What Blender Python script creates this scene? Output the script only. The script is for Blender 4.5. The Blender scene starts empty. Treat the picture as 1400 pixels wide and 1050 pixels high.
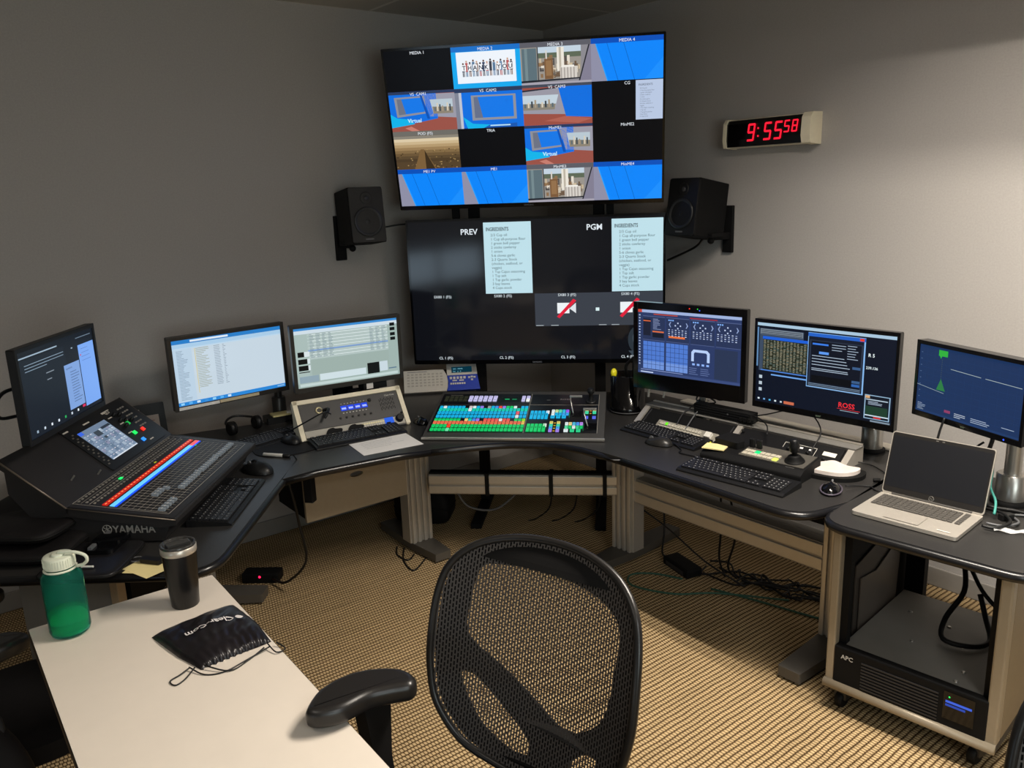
import bpy, math, random
from math import sin, cos, pi, radians as rad
from mathutils import Vector, Matrix
random.seed(7)
SC = bpy.context.scene
COL = SC.collection

# ------------------------------------------------------------------ camera
cam_d = bpy.data.cameras.new('camera'); cam = bpy.data.objects.new('camera', cam_d); COL.objects.link(cam)
CP = Vector((4.1731, -3.5642, 1.8124)); YAW, PIT, ROL, FPX = rad(52.3137), rad(13.386), rad(-1.9935), 1122.33
_f = Vector((-sin(YAW)*cos(PIT), cos(YAW)*cos(PIT), -sin(PIT)))
_r = Vector((cos(YAW), sin(YAW), 0)); _u = _r.cross(_f)
_R, _U = cos(ROL)*_r + sin(ROL)*_u, -sin(ROL)*_r + cos(ROL)*_u
cam.matrix_world = Matrix(((_R.x, _U.x, -_f.x, CP.x), (_R.y, _U.y, -_f.y, CP.y), (_R.z, _U.z, -_f.z, CP.z), (0, 0, 0, 1)))
cam_d.sensor_width = 36; cam_d.lens = FPX/1400*36; cam_d.clip_start = .02; cam_d.clip_end = 60
SC.camera = cam

# ------------------------------------------------------------------ world, lights, exposure
SC.view_settings.view_transform = 'Standard'; SC.view_settings.look = 'None'
SC.view_settings.gamma = 1; SC.view_settings.exposure = 0; SC.view_settings.use_curve_mapping = False
w = bpy.data.worlds.new('world'); SC.world = w; w.use_nodes = True
w.node_tree.nodes['Background'].inputs[0].default_value = (.75, .85, 1, 1)
w.node_tree.nodes['Background'].inputs[1].default_value = .05

def area(name, loc, sx, sy, power, col, spread=180, rot=(0, 0, 0)):
    l = bpy.data.lights.new(name, 'AREA'); l.shape = 'RECTANGLE'; l.size = sx; l.size_y = sy
    l.energy = power; l.color = col; l.spread = rad(spread)
    o = bpy.data.objects.new(name, l); COL.objects.link(o); o.location = loc; o.rotation_euler = rot
    return o
for y_, p_ in ((-1.535, 76), (-1.32, 56)): area('ceiling_tube_light', (3.35, y_, 2.698), 1.15, .04, p_, (1, .91, .80))
area('ceiling_lamp_light', (3.1, -4.3, 2.72), 1.15, .5, 9, (1, .92, .82), 170)
area('ceiling_lamp_light', (5.6, -3.2, 2.72), .5, 1.15, 34, (.96, .98, 1), 180)
area('added_left_wall_fill', (7.05, -3.9, 1.55), 2.2, 1.3, 40, (.86, .93, 1), 180, (rad(90), 0, rad(90)))  # cool fill light, added to brighten the left wall

# ------------------------------------------------------------------ materials
_M = {}
def lin(h):
    h = h.lstrip('#'); c = [int(h[i:i+2], 16)/255 for i in (0, 2, 4)]
    return tuple(x/12.92 if x <= .04045 else ((x+.055)/1.055)**2.4 for x in c)+(1,)
def mat(name, col='#808080', rough=.5, metal=0, spec=.5, noise=.06, scale=60, bump=0, trans=0, alpha=1, coat=0, ior=1.45):
    if name in _M: return _M[name]
    m = bpy.data.materials.new(name); m.use_nodes = True; nt = m.node_tree; b = nt.nodes['Principled BSDF']
    c = lin(col); b.inputs['Base Color'].default_value = c; b.inputs['Roughness'].default_value = rough
    b.inputs['Metallic'].default_value = metal; b.inputs['Specular IOR Level'].default_value = spec
    b.inputs['Transmission Weight'].default_value = trans; b.inputs['Alpha'].default_value = alpha
    b.inputs['Coat Weight'].default_value = coat; b.inputs['IOR'].default_value = ior
    if noise:
        tc = nt.nodes.new('ShaderNodeTexCoord'); n = nt.nodes.new('ShaderNodeTexNoise'); n.inputs['Scale'].default_value = scale
        n.inputs['Detail'].default_value = 4; nt.links.new(tc.outputs['Object'], n.inputs['Vector'])
        r = nt.nodes.new('ShaderNodeMapRange'); r.inputs[3].default_value = 1-noise; r.inputs[4].default_value = 1+noise
        nt.links.new(n.outputs['Fac'], r.inputs[0])
        v = nt.nodes.new('ShaderNodeVectorMath'); v.operation = 'SCALE'; v.inputs[0].default_value = c[:3]
        nt.links.new(r.outputs[0], v.inputs['Scale']); nt.links.new(v.outputs[0], b.inputs['Base Color'])
        if bump:
            bp = nt.nodes.new('ShaderNodeBump'); bp.inputs['Strength'].default_value = bump; bp.inputs['Distance'].default_value = .002
            nt.links.new(n.outputs['Fac'], bp.inputs['Height']); nt.links.new(bp.outputs[0], b.inputs['Normal'])
    _M[name] = m; return m
def emi(hexc, s=1.0, rough=.25, spec=.3):
    k = 'lit_%s_%g_%g' % (hexc.strip('#'), s, rough)
    if k in _M: return _M[k]
    m = bpy.data.materials.new(k); m.use_nodes = True; b = m.node_tree.nodes['Principled BSDF']
    b.inputs['Base Color'].default_value = (.004, .004, .005, 1); b.inputs['Roughness'].default_value = rough
    b.inputs['Specular IOR Level'].default_value = spec*.5
    b.inputs['Emission Color'].default_value = lin(hexc); b.inputs['Emission Strength'].default_value = s
    _M[k] = m; return m

BLK = mat('black_plastic', '#121213', .42, noise=.1, spec=.4)
BLKM = mat('matte_black_plastic', '#0b0b0c', .7, spec=.25)
GLOSS = mat('glossy_black_plastic', '#08080a', .12)
DGREY = mat('dark_grey_plastic', '#2b2b2d', .5)
MGREY = mat('mid_grey_plastic', '#57585a', .5)
DESK = mat('charcoal_laminate', '#2a2928', .36, noise=.16, scale=220, bump=.05, spec=.4)
EDGE = mat('black_edge_band', '#121214', .28)
ALU = mat('anodised_aluminium', '#c4beb4', .38, metal=.55, noise=.04)
ALUD = mat('dull_aluminium', '#aba59a', .45, metal=.4, noise=.06)
FOOT = mat('dark_metal_foot', '#5b5751', .45, metal=.35)
SILV = mat('brushed_silver', '#b9b6b0', .3, metal=.85, noise=.05)
WHITE = mat('off_white_plastic', '#d8d5cc', .45)
CREAM = mat('cream_plastic', '#eae0c6', .45)
PAPER = mat('white_paper', '#e9e6e2', .8)
INK = mat('grey_ink', '#8c8b90', .8)
NOTE = mat('yellow_note_paper', '#e6d79a', .8)
RUBB = mat('black_rubber', '#090909', .65, spec=.25)
CLOTH = mat('black_nylon', '#110f10', .65, spec=.25, noise=.25, scale=30, bump=.3)

# ------------------------------------------------------------------ mesh builder
VERT = Matrix(((1, 0, 0, 0), (0, 0, -1, 0), (0, 1, 0, 0), (0, 0, 0, 1)))   # panel (u right, v up, w toward viewer)
def TR(x=0, y=0, z=0): return Matrix.Translation((x, y, z))
def RX(a): return Matrix.Rotation(rad(a), 4, 'X')
def RY(a): return Matrix.Rotation(rad(a), 4, 'Y')
def RZ(a): return Matrix.Rotation(rad(a), 4, 'Z')
_TXT = {}
def text_mesh(s, bold=False):
    k = (s, bold)
    if k in _TXT: return _TXT[k]
    cu = bpy.data.curves.new('t', 'FONT'); cu.body = s; cu.size = 1; cu.resolution_u = 2
    if bold: cu.offset = .018
    o = bpy.data.objects.new('t', cu); COL.objects.link(o)
    dg = bpy.context.evaluated_depsgraph_get(); e = o.evaluated_get(dg); me = e.to_mesh()
    vs = [v.co.copy() for v in me.vertices]; fs = [tuple(p.vertices) for p in me.polygons]
    e.to_mesh_clear(); bpy.data.objects.remove(o); bpy.data.curves.remove(cu)
    w = max((v.x for v in vs), default=0); _TXT[k] = (vs, fs, w); return _TXT[k]
class MB:
    def __init__(s, T=None): s.v = []; s.f = []; s.m = []; s.s = []; s.mats = []; s.T = T or Matrix()
    def mi(s, m):
        if m not in s.mats: s.mats.append(m)
        return s.mats.index(m)
    def add(s, vs, fs, m, smooth=False, T=None):
        T = s.T @ T if T is not None else s.T; n = len(s.v); k = s.mi(m)
        flip = T.to_3x3().determinant() < 0
        s.v += [tuple(T @ Vector(v)) for v in vs]
        for f in fs:
            f = tuple(n+i for i in f); s.f.append(f[::-1] if flip else f); s.m.append(k); s.s.append(smooth)
        return s
    def box(s, x0, x1, y0, y1, z0, z1, m, T=None):
        vs = [(x, y, z) for z in (z0, z1) for y in (y0, y1) for x in (x0, x1)]
        return s.add(vs, [(0, 2, 3, 1), (4, 5, 7, 6), (0, 1, 5, 4), (2, 6, 7, 3), (0, 4, 6, 2), (1, 3, 7, 5)], m, False, T)
    def rect(s, u0, u1, v0, v1, w, m, T=None): return s.add([(u0, v0, w), (u1, v0, w), (u1, v1, w), (u0, v1, w)], [(0, 1, 2, 3)], m, False, T)
    def poly(s, pts, w, m, T=None): return s.add([(p[0], p[1], w) for p in pts], [tuple(range(len(pts)))], m, False, T)
    def prism(s, pts, z0, z1, m, T=None, smooth=False):
        n = len(pts); a = sum(pts[i][0]*pts[(i+1) % n][1]-pts[(i+1) % n][0]*pts[i][1] for i in range(n))
        if a < 0: pts = pts[::-1]
        vs = [(p[0], p[1], z0) for p in pts]+[(p[0], p[1], z1) for p in pts]
        s.add(vs, [tuple(range(n))[::-1], tuple(range(n, 2*n))], m, False, T)
        return s.add(vs, [(i, (i+1) % n, n+(i+1) % n, n+i) for i in range(n)], m, smooth, T)
    def lathe(s, prof, m, n=28, T=None, smooth=True, caps=True):
        vs = []; fs = []
        for r, z in prof: vs += [(r*cos(2*pi*i/n), r*sin(2*pi*i/n), z) for i in range(n)]
        for k in range(len(prof)-1):
            fs += [(k*n+i, k*n+(i+1) % n, (k+1)*n+(i+1) % n, (k+1)*n+i) for i in range(n)]
        s.add(vs, fs, m, smooth, T)
        if caps:
            if prof[0][0] > 1e-5: s.add(vs[:n], [tuple(range(n))[::-1]], m, False, T)
            if prof[-1][0] > 1e-5: s.add(vs[-n:], [tuple(range(n))], m, False, T)
        return s
    def tube(s, pts, r, m, n=8, smooth_path=True, closed=False, T=None):
        P = [Vector(p) for p in pts]
        if smooth_path and len(P) > 2:
            Q = []; N = len(P); rng = range(N if closed else N-1)
            for i in rng:
                if closed: a, b, c, d = P[i-1], P[i], P[(i+1) % N], P[(i+2) % N]
                else: a, b, c, d = P[max(i-1, 0)], P[i], P[i+1], P[min(i+2, N-1)]
                for t in (0, .2, .4, .6, .8):
                    Q.append(.5*((2*b)+(c-a)*t+(2*a-5*b+4*c-d)*t*t+(-a+3*b-3*c+d)*t**3))
            if not closed: Q.append(P[-1])
            P = Q
        rr = r if callable(r) else (lambda t: r)
        vs = []; N = len(P); up = Vector((0, 0, 1)); prev = None
        for i, p in enumerate(P):
            d = (P[(i+1) % N]-P[i-1]) if closed else (P[min(i+1, N-1)]-P[max(i-1, 0)])
            if d.length < 1e-9: d = Vector((0, 0, 1))
            d.normalize()
            if prev is None: a = d.cross(up if abs(d.z) < .9 else Vector((1, 0, 0))).normalized()
            else:
                a = prev-d*prev.dot(d)
                a = a.normalized() if a.length > 1e-6 else d.orthogonal().normalized()
            prev = a; b = d.cross(a); q = rr(i/(N-1))
            vs += [p+q*(a*cos(2*pi*j/n)+b*sin(2*pi*j/n)) for j in range(n)]
        fs = [((i*n+j), (i*n+(j+1) % n), ((i+1) % N*n+(j+1) % n), ((i+1) % N*n+j)) for i in range(N if closed else N-1) for j in range(n)]
        if not closed: fs += [tuple(range(n))[::-1], tuple((N-1)*n+j for j in range(n))]
        return s.add(vs, fs, m, True, T)
    def ball(s, c, r, m, n=16, T=None):
        rx, ry, rz = r if isinstance(r, tuple) else (r, r, r); vs = []; fs = []; k = n//2
        for i in range(k+1):
            for j in range(n): vs.append((c[0]+rx*sin(pi*i/k)*cos(2*pi*j/n), c[1]+ry*sin(pi*i/k)*sin(2*pi*j/n), c[2]-rz*cos(pi*i/k)))
        for i in range(k):
            for j in range(n): fs.append((i*n+j, i*n+(j+1) % n, (i+1)*n+(j+1) % n, (i+1)*n+j))
        return s.add(vs, fs, m, True, T)
    def pillow(s, pts, z0, z1, r, m, n=6):
        """flat cushion: an outline with fully rounded top and bottom rims"""
        N = len(pts); A = sum(pts[i][0]*pts[(i+1) % N][1]-pts[(i+1) % N][0]*pts[i][1] for i in range(N))
        if A < 0: pts = pts[::-1]
        nr = []
        for i in range(N):
            d = Vector((pts[(i+1) % N][0]-pts[i-1][0], pts[(i+1) % N][1]-pts[i-1][1])); d.normalize(); nr.append((-d.y, d.x))
        rings = [(r*(1-sin(pi/2*k/n)), z0+r*(1-cos(pi/2*k/n))) for k in range(n+1)]+[(r*(1-cos(pi/2*k/n)), z1-r*(1-sin(pi/2*k/n))) for k in range(n+1)]+[(r*1.05, z1)]
        vs = []
        for o, z in rings: vs += [(p[0]+q[0]*o, p[1]+q[1]*o, z) for p, q in zip(pts, nr)]
        fs = [(k*N+i, k*N+(i+1) % N, (k+1)*N+(i+1) % N, (k+1)*N+i) for k in range(len(rings)-1) for i in range(N)]
        fs += [tuple(range(N))[::-1], tuple(range((len(rings)-1)*N, len(rings)*N))]
        return s.add(vs, fs, m, True)
    def text(s, t, size, u, v, w, m, al='L', bold=False, T=None, sx=1.0):
        vs, fs, wd = text_mesh(t, bold); o = {'L': 0, 'C': -wd/2, 'R': -wd}[al]
        return s.add([(u+(p.x+o)*size*sx, v+p.y*size, w) for p in vs], fs, m, False, T)
    def grid(s, nu, nv, fn, m, smooth=True, closed_u=False):
        vs = [fn(i/nu, j/nv) for j in range(nv+1) for i in range(nu+1)]
        return s.add(vs, [(j*(nu+1)+i, j*(nu+1)+i+1, (j+1)*(nu+1)+i+1, (j+1)*(nu+1)+i) for j in range(nv) for i in range(nu)], m, smooth)
    def build(s, name, parent=None, bevel=0, seg=2, sub=0, solid=0, label=None):
        me = bpy.data.meshes.new(name); me.from_pydata(s.v, [], s.f); o = bpy.data.objects.new(name, me); COL.objects.link(o)
        for m in s.mats: me.materials.append(m)
        me.polygons.foreach_set('material_index', s.m); me.polygons.foreach_set('use_smooth', s.s)
        if parent: o.parent = parent
        if solid: k = o.modifiers.new('solid', 'SOLIDIFY'); k.thickness = solid; k.offset = 0
        if bevel:
            k = o.modifiers.new('bevel', 'BEVEL'); k.width = bevel; k.segments = seg; k.limit_method = 'ANGLE'; k.angle_limit = rad(35); k.harden_normals = False
        if sub: k = o.modifiers.new('sub', 'SUBSURF'); k.levels = sub; k.render_levels = sub
        if label: o['label'] = label
        me.update(); return o
def rrect(x0, x1, y0, y1, r, n=6):
    P = []
    for cx, cy, a in ((x1-r, y0+r, -90), (x1-r, y1-r, 0), (x0+r, y1-r, 90), (x0+r, y0+r, 180)):
        P += [(cx+r*cos(rad(a+90*i/n)), cy+r*sin(rad(a+90*i/n))) for i in range(n+1)]
    return P
def smooth_poly(pts, n=5):
    N = len(pts); Q = []; P = [Vector((p[0], p[1], 0)) for p in pts]
    for i in range(N):
        a, b, c, d = P[i-1], P[i], P[(i+1) % N], P[(i+2) % N]
        for k in range(n):
            t = k/n; q = .5*((2*b)+(c-a)*t+(2*a-5*b+4*c-d)*t*t+(-a+3*b-3*c+d)*t**3); Q.append((q.x, q.y))
    return Q
def flat_with_holes(outer, holes):
    """triangulated flat shape with holes -> verts, faces"""
    cu = bpy.data.curves.new('s', 'CURVE'); cu.dimensions = '2D'; cu.fill_mode = 'BOTH'
    for ring in [outer]+holes:
        sp = cu.splines.new('POLY'); sp.points.add(len(ring)-1); sp.use_cyclic_u = True
        for q, p in zip(sp.points, ring): q.co = (p[0], p[1], 0, 1)
    o = bpy.data.objects.new('s', cu); COL.objects.link(o); dg = bpy.context.evaluated_depsgraph_get(); e = o.evaluated_get(dg); me = e.to_mesh()
    vs = [v.co.copy() for v in me.vertices]; fs = [tuple(p.vertices) for p in me.polygons]
    e.to_mesh_clear(); bpy.data.objects.remove(o); bpy.data.curves.remove(cu); return vs, fs
def tag(o, label, cat, group=None):
    o['label'] = label; o['category'] = cat
    if group: o['group'] = group
    return o
def thing(name, label, cat, loc, yaw=0, group=None):
    o = bpy.data.objects.new(name, None); COL.objects.link(o); o.empty_display_size = .05
    o.location = loc; o.rotation_euler = (0, 0, rad(yaw)); return tag(o, label, cat, group)
def single(mb, name, label, cat, loc=(0, 0, 0), yaw=0, group=None, **k):
    o = mb.build(name, **k); o.location = loc; o.rotation_euler = (0, 0, rad(yaw)); return tag(o, label, cat, group)
def copy_tree(o, parent=None):
    c = o.copy(); COL.objects.link(c)
    if parent: c.parent = parent
    for ch in list(o.children): copy_tree(ch, c)
    return c
def structure(o): o['kind'] = 'structure'; return o
DZ = .715      # height of the charcoal desks
TZ = .735      # height of the white table
# ================================================================== the room
def paint():
    m = bpy.data.materials.new('wall_paint'); m.use_nodes = True; nt = m.node_tree; b = nt.nodes['Principled BSDF']
    tc = nt.nodes.new('ShaderNodeTexCoord'); n = nt.nodes.new('ShaderNodeTexNoise'); n.inputs['Scale'].default_value = 140; n.inputs['Detail'].default_value = 5
    nt.links.new(tc.outputs['Object'], n.inputs['Vector'])
    r = nt.nodes.new('ShaderNodeValToRGB'); r.color_ramp.elements[0].color = lin('#a29e9a'); r.color_ramp.elements[1].color = lin('#aaa6a2')
    r.color_ramp.elements[0].position = .3; r.color_ramp.elements[1].position = .7
    nt.links.new(n.outputs['Fac'], r.inputs[0]); nt.links.new(r.outputs[0], b.inputs['Base Color'])
    bp = nt.nodes.new('ShaderNodeBump'); bp.inputs['Strength'].default_value = .15; bp.inputs['Distance'].default_value = .001
    nt.links.new(n.outputs['Fac'], bp.inputs['Height']); nt.links.new(bp.outputs[0], b.inputs['Normal']); b.inputs['Roughness'].default_value = .75
    return m
def carpet():
    m = bpy.data.materials.new('woven_carpet'); m.use_nodes = True; nt = m.node_tree; b = nt.nodes['Principled BSDF']; L = nt.links.new
    tc = nt.nodes.new('ShaderNodeTexCoord'); sx = nt.nodes.new('ShaderNodeSeparateXYZ')
    # wobble
    n0 = nt.nodes.new('ShaderNodeTexNoise'); n0.inputs['Scale'].default_value = 9; n0.inputs['Detail'].default_value = 3
    mx = nt.nodes.new('ShaderNodeVectorMath'); mx.operation = 'MULTIPLY_ADD'; mx.inputs[1].default_value = (.012, .012, 0)
    L(tc.outputs['Object'], n0.inputs['Vector']); L(n0.outputs['Color'], mx.inputs[0]); L(tc.outputs['Object'], mx.inputs[2]); L(mx.outputs[0], sx.inputs[0])
    def math(op, a, b_=None, c=None):
        q = nt.nodes.new('ShaderNodeMath'); q.operation = op
        for i, x in enumerate((a, b_, c)):
            if x is None: continue
            if isinstance(x, (int, float)): q.inputs[i].default_value = x
            else: L(x, q.inputs[i])
        return q.outputs[0]
    X, Y = sx.outputs[0], sx.outputs[1]
    rowf = math('MULTIPLY', X, 1/.0205); row = math('FLOOR', rowf); off = math('MULTIPLY', row, .5)
    a = math('ABSOLUTE', math('SUBTRACT', math('FRACT', rowf), .5))                       # 0 centre of a rib
    yb = math('FRACT', math('ADD', math('MULTIPLY', Y, 1/.0125), off)); bq = math('ABSOLUTE', math('SUBTRACT', yb, .5))
    h = math('MULTIPLY', math('SUBTRACT', 1, math('POWER', math('MULTIPLY', a, 2), 3)), math('SUBTRACT', 1, math('POWER', math('MULTIPLY', bq, 2), 4)))
    n1 = nt.nodes.new('ShaderNodeTexNoise'); n1.inputs['Scale'].default_value = 260; n1.inputs['Detail'].default_value = 3; L(tc.outputs['Object'], n1.inputs['Vector'])
    h2 = math('ADD', h, math('MULTIPLY', math('SUBTRACT', n1.outputs['Fac'], .5), .9))
    r = nt.nodes.new('ShaderNodeValToRGB'); e = r.color_ramp.elements
    e[0].position = .2; e[0].color = lin('#423121'); e[1].position = .95; e[1].color = lin('#ccb288')
    k = r.color_ramp.elements.new(.55); k.color = lin('#937a55')
    L(h2, r.inputs[0])
    n2 = nt.nodes.new('ShaderNodeTexNoise'); n2.inputs['Scale'].default_value = 2.5; n2.inputs['Detail'].default_value = 4
    st = nt.nodes.new('ShaderNodeMapping'); st.inputs['Scale'].default_value = (22, 1, 1); L(tc.outputs['Object'], st.inputs[0]); L(st.outputs[0], n2.inputs['Vector'])
    r2 = nt.nodes.new('ShaderNodeMapRange'); r2.inputs[3].default_value = .66; r2.inputs[4].default_value = 1.28; L(n2.outputs['Fac'], r2.inputs[0])
    v = nt.nodes.new('ShaderNodeVectorMath'); v.operation = 'SCALE'; L(r.outputs[0], v.inputs[0]); L(r2.outputs[0], v.inputs['Scale']); L(v.outputs[0], b.inputs['Base Color'])
    bp = nt.nodes.new('ShaderNodeBump'); bp.inputs['Strength'].default_value = .7; bp.inputs['Distance'].default_value = .004; L(h2, bp.inputs['Height']); L(bp.outputs[0], b.inputs['Normal'])
    b.inputs['Roughness'].default_value = .95; b.inputs['Specular IOR Level'].default_value = .1; return m
PAINT = paint(); CARP = carpet()
def ceiling_mat():
    m = bpy.data.materials.new('acoustic_tile'); m.use_nodes = True; nt = m.node_tree; b = nt.nodes['Principled BSDF']; L = nt.links.new
    tc = nt.nodes.new('ShaderNodeTexCoord'); br = nt.nodes.new('ShaderNodeTexBrick'); br.offset = 0
    br.inputs['Color1'].default_value = lin('#b9b6ae'); br.inputs['Color2'].default_value = lin('#b3b0a8'); br.inputs['Mortar'].default_value = lin('#d5d2ca')
    br.inputs['Scale'].default_value = 1; br.inputs['Brick Width'].default_value = .61; br.inputs['Row Height'].default_value = .61; br.inputs['Mortar Size'].default_value = .012
    L(tc.outputs['Object'], br.inputs['Vector']); L(br.outputs['Color'], b.inputs['Base Color']); b.inputs['Roughness'].default_value = .9; return m
X1, Y1, CH = 7.2, -6.6, 2.76
t = thing('ceiling_light', 'shallow rectangular ceiling light fitting above the right desk', 'ceiling light', (3.35, -1.43, 2.60))
FXM = mat('fixture_white_metal', '#cfccc5', .5)
for q in ((-.66, .66, -.30, -.285), (-.66, .66, .265, .28), (-.66, -.645, -.285, .265), (.645, .66, -.285, .265)): MB().box(*q, 0, .15, FXM).build('housing_side', t)
MB().box(-.66, .66, -.30, .28, .103, .15, FXM).build('reflector', t)
LVM = mat('louvre_aluminium', '#6e6c68', .5, metal=.3)
for k in range(4): MB().box(-.387+k*.258-.001, -.387+k*.258+.001, -.285, .265, 0, .095, LVM).build('louvre_blade', t)
structure(MB().box(-.1, X1+.1, Y1-.1, .1, -.1, 0, CARP).build('floor'))
structure(MB().box(-.1, X1+.1, Y1-.1, .1, CH, CH+.1, ceiling_mat()).build('ceiling'))
structure(MB().box(-.1, 0, Y1-.1, .1, 0, CH, PAINT).build('wall_left'))
structure(MB().box(0, X1+.1, 0, .1, 0, CH, PAINT).build('wall_right'))
structure(MB().box(X1, X1+.1, Y1, 0, 0, CH, PAINT).build('wall_back'))
# wall behind the photographer, with an added window for the lower screen to reflect
wn = MB()
WX0, WX1, WZ0, WZ1 = 3.2, 4.7, .38, .86
wn.box(0, WX0, Y1-.1, Y1, 0, CH, PAINT); wn.box(WX1, X1, Y1-.1, Y1, 0, CH, PAINT)
wn.box(WX0, WX1, Y1-.1, Y1, 0, WZ0, PAINT); wn.box(WX0, WX1, Y1-.1, Y1, WZ1, CH, PAINT)
structure(wn.build('wall_near'))
wf = MB()
for a, b_ in ((WX0, WX0+.04), (WX1-.04, WX1), (3.93, 3.97)): wf.box(a, b_, Y1-.07, Y1+.01, WZ0, WZ1, ALU)
wf.box(WX0, WX1, Y1-.07, Y1+.01, WZ0, WZ0+.04, ALU); wf.box(WX0, WX1, Y1-.07, Y1+.01, WZ1-.04, WZ1, ALU)
wo = structure(wf.build('added_reflection_window'))  # unseen window, added and set low to suit the screen reflection
MB().rect(WX0+.04, WX1-.04, WZ0+.04, WZ1-.04, 0, emi('#a8bccb', 6), T=TR(0, Y1-.05, 0) @ Matrix(((-1, 0, 0, WX0+WX1), (0, 0, 1, 0), (0, 1, 0, 0), (0, 0, 0, 1)))).build('added_glow_pane', wo)  # glowing pane, added to show up mirrored in the lower screen
BASE = mat('light_baseboard', '#8c8882', .6)
X2A, X2B = -5.0, -2.8
MBW = MB(); MBW.box(X1-.02, X1+.01, X2A-.05, X2B+.05, .85, .9, ALU).box(X1-.02, X1+.01, X2A-.05, X2B+.05, 2.2, 2.25, ALU)
for y_ in (X2A-.05, -3.93, X2B): MBW.box(X1-.02, X1+.01, y_, y_+.05, .85, 2.25, ALU)
w2 = structure(MBW.build('added_fill_window'))  # unseen window, added as backing for the left wall fill
MB().add([(X1-.005, X2A, .9), (X1-.005, X2A, 2.2), (X1-.005, X2B, 2.2), (X1-.005, X2B, .9)], [(0, 1, 2, 3)], emi('#8fa890', 3)).build('added_glow_pane', w2)  # glowing pane added behind the fill light
structure(MB().box(0, .012, Y1, 0, 0, .09, BASE).build('baseboard_left', bevel=.004))
structure(MB().box(.012, X1, -.012, 0, 0, .09, BASE).build('baseboard_right', bevel=.004))

# ================================================================== desks
BULL = dict(bevel=.013, seg=3)
def desk_part(name, pts, parent, z0=DZ-.032, z1=DZ, skip=None):
    o = MB().prism(pts, z0, z1, DESK).build(name, parent, bevel=.003)
    MB().tube([(p[0], p[1], (z0+z1)/2-.0004) for p in pts], (z1-z0)/2-.0005, EDGE, 10, False, True).build('edge_band', o, label='rounded black edge')
    return o
def worktop(name, label, pts):
    t = thing(name, label, 'desk', (0, 0, 0))
    return t, pts
def rounded(pts, idx, r, n=6):
    """round chosen corners of an outline"""
    out = []; N = len(pts)
    for i, p in enumerate(pts):
        if i not in idx: out.append(p); continue
        P = Vector(p); A = (Vector(pts[i-1])-P); B = (Vector(pts[(i+1) % N])-P); rr = min(idx[i], A.length*.45, B.length*.45)
        a = P+A.normalized()*rr; b = P+B.normalized()*rr
        for k in range(n+1):
            t = k/n; q = a*(1-t)**2+P*2*t*(1-t)+b*t*t; out.append((q.x, q.y))
    return out
def desk_leg(name, T, parent, z1=DZ-.032, ff=.32, fb=.38):
    """column with ribs, on a flat foot; local x across, y back, origin under the column"""
    g = MB(T)
    g.box(-.062, .062, -.045, .045, .05, z1, ALUD)
    for x in (-.058, -.026, .008, .04): g.box(x, x+.018, -.056, -.044, .05, z1, ALU)
    g.box(-.068, -.06, -.04, .04, .05, z1, ALU); g.box(.06, .068, -.04, .04, .05, z1, ALU)
    o = g.build(name, parent, bevel=.003)
    f = MB(T); f.prism([(-.045, -ff), (.045, -ff), (.06, -.05), (.06, .06), (.045, fb), (-.045, fb), (-.06, .06), (-.06, -.05)], .012, .052, FOOT)
    f.build('foot', o, bevel=.006)
    d = MB(T)
    for y in (-ff+.05, fb-.05): d.lathe([(.018, 0), (.018, .014)], RUBB, 12, T=TR(0, y, 0))
    d.build('foot_glide', o); return o
# central + left + right desks
left_pts = [(.28, -2.80), (1.142, -2.403), (1.128, -2.25), (1.165, -1.87), (1.15, -1.72), (.72, -1.50), (.28, -1.50)]
t = thing('control_desk', 'charcoal desk section along the left wall under two bright monitors', 'desk', (0, 0, 0))
desk_part('desktop', rounded([(.28, -2.12), (.28, -1.46), (1.235, -1.75), (1.185, -1.90), (1.132, -2.25), (1.142, -2.398), (.95, -2.255)], {}, .02), t)
desk_leg('leg', TR(.69, -1.53, 0) @ RZ(90), t, ff=.24, fb=.32)
pv, pf = flat_with_holes([(-.27, 0), (.27, 0), (.27, .345), (-.27, .345)], [[(.0+.035*cos(2*pi*i/20), .175+.013*sin(2*pi*i/20)) for i in range(20)]])
PM = mat('beige_laminate_panel', '#a3937b', .55)
pn = MB(TR(.75, -1.885, .335) @ RZ(90) @ VERT); pn.add(pv, pf, PM); pn.build('modesty_panel', t, solid=.018, label='beige panel with an oval hand hole')
for y_ in (-2.14, -1.65): MB().box(.40, .75, y_, y_+.02, .335, DZ-.03, BLKM).build('panel_bracket', t)

# centre corner section with the concave front
arc = []
for px in [(1.235, -1.75), (1.266, -1.675), (1.30, -1.60), (1.33, -1.535), (1.365, -1.475), (1.40, -1.428), (1.444, -1.385), (1.49, -1.343), (1.545, -1.307), (1.61, -1.28), (1.676, -1.262), (1.78, -1.25), (1.90, -1.243)]: arc.append(px)
t = thing('control_desk', 'charcoal corner desk section with a curved front below the two large screens', 'desk', (0, 0, 0))
desk_part('desktop', [(.28, -1.46)]+arc+[(1.50, -.34), (1.22, -.34), (.28, -1.2)], t)
b = MB(TR(1.124, -1.151, .375) @ RZ(45.2))
b.box(-.483, .483, -.03, .03, -.052, .052, ALUD); b.box(-.483, .483, -.036, -.028, .004, .048, ALU); b.box(-.483, .483, -.036, -.028, -.046, -.006, ALU); b.box(-.483, .483, -.02, .03, .05, .06, BLKM)
beam = b.build('beam', t, bevel=.004)
for x in (-.185, .135, .40):
    MB(TR(1.124, -1.151, .375) @ RZ(45.2)).prism(rrect(-.042, .036, -.058, .064, .008), x-.010, x+.010, RUBB, T=Matrix(((0, 0, 1, 0), (1, 0, 0, 0), (0, 1, 0, 0), (0, 0, 0, 1)))).build('cable_strap', beam)

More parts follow.
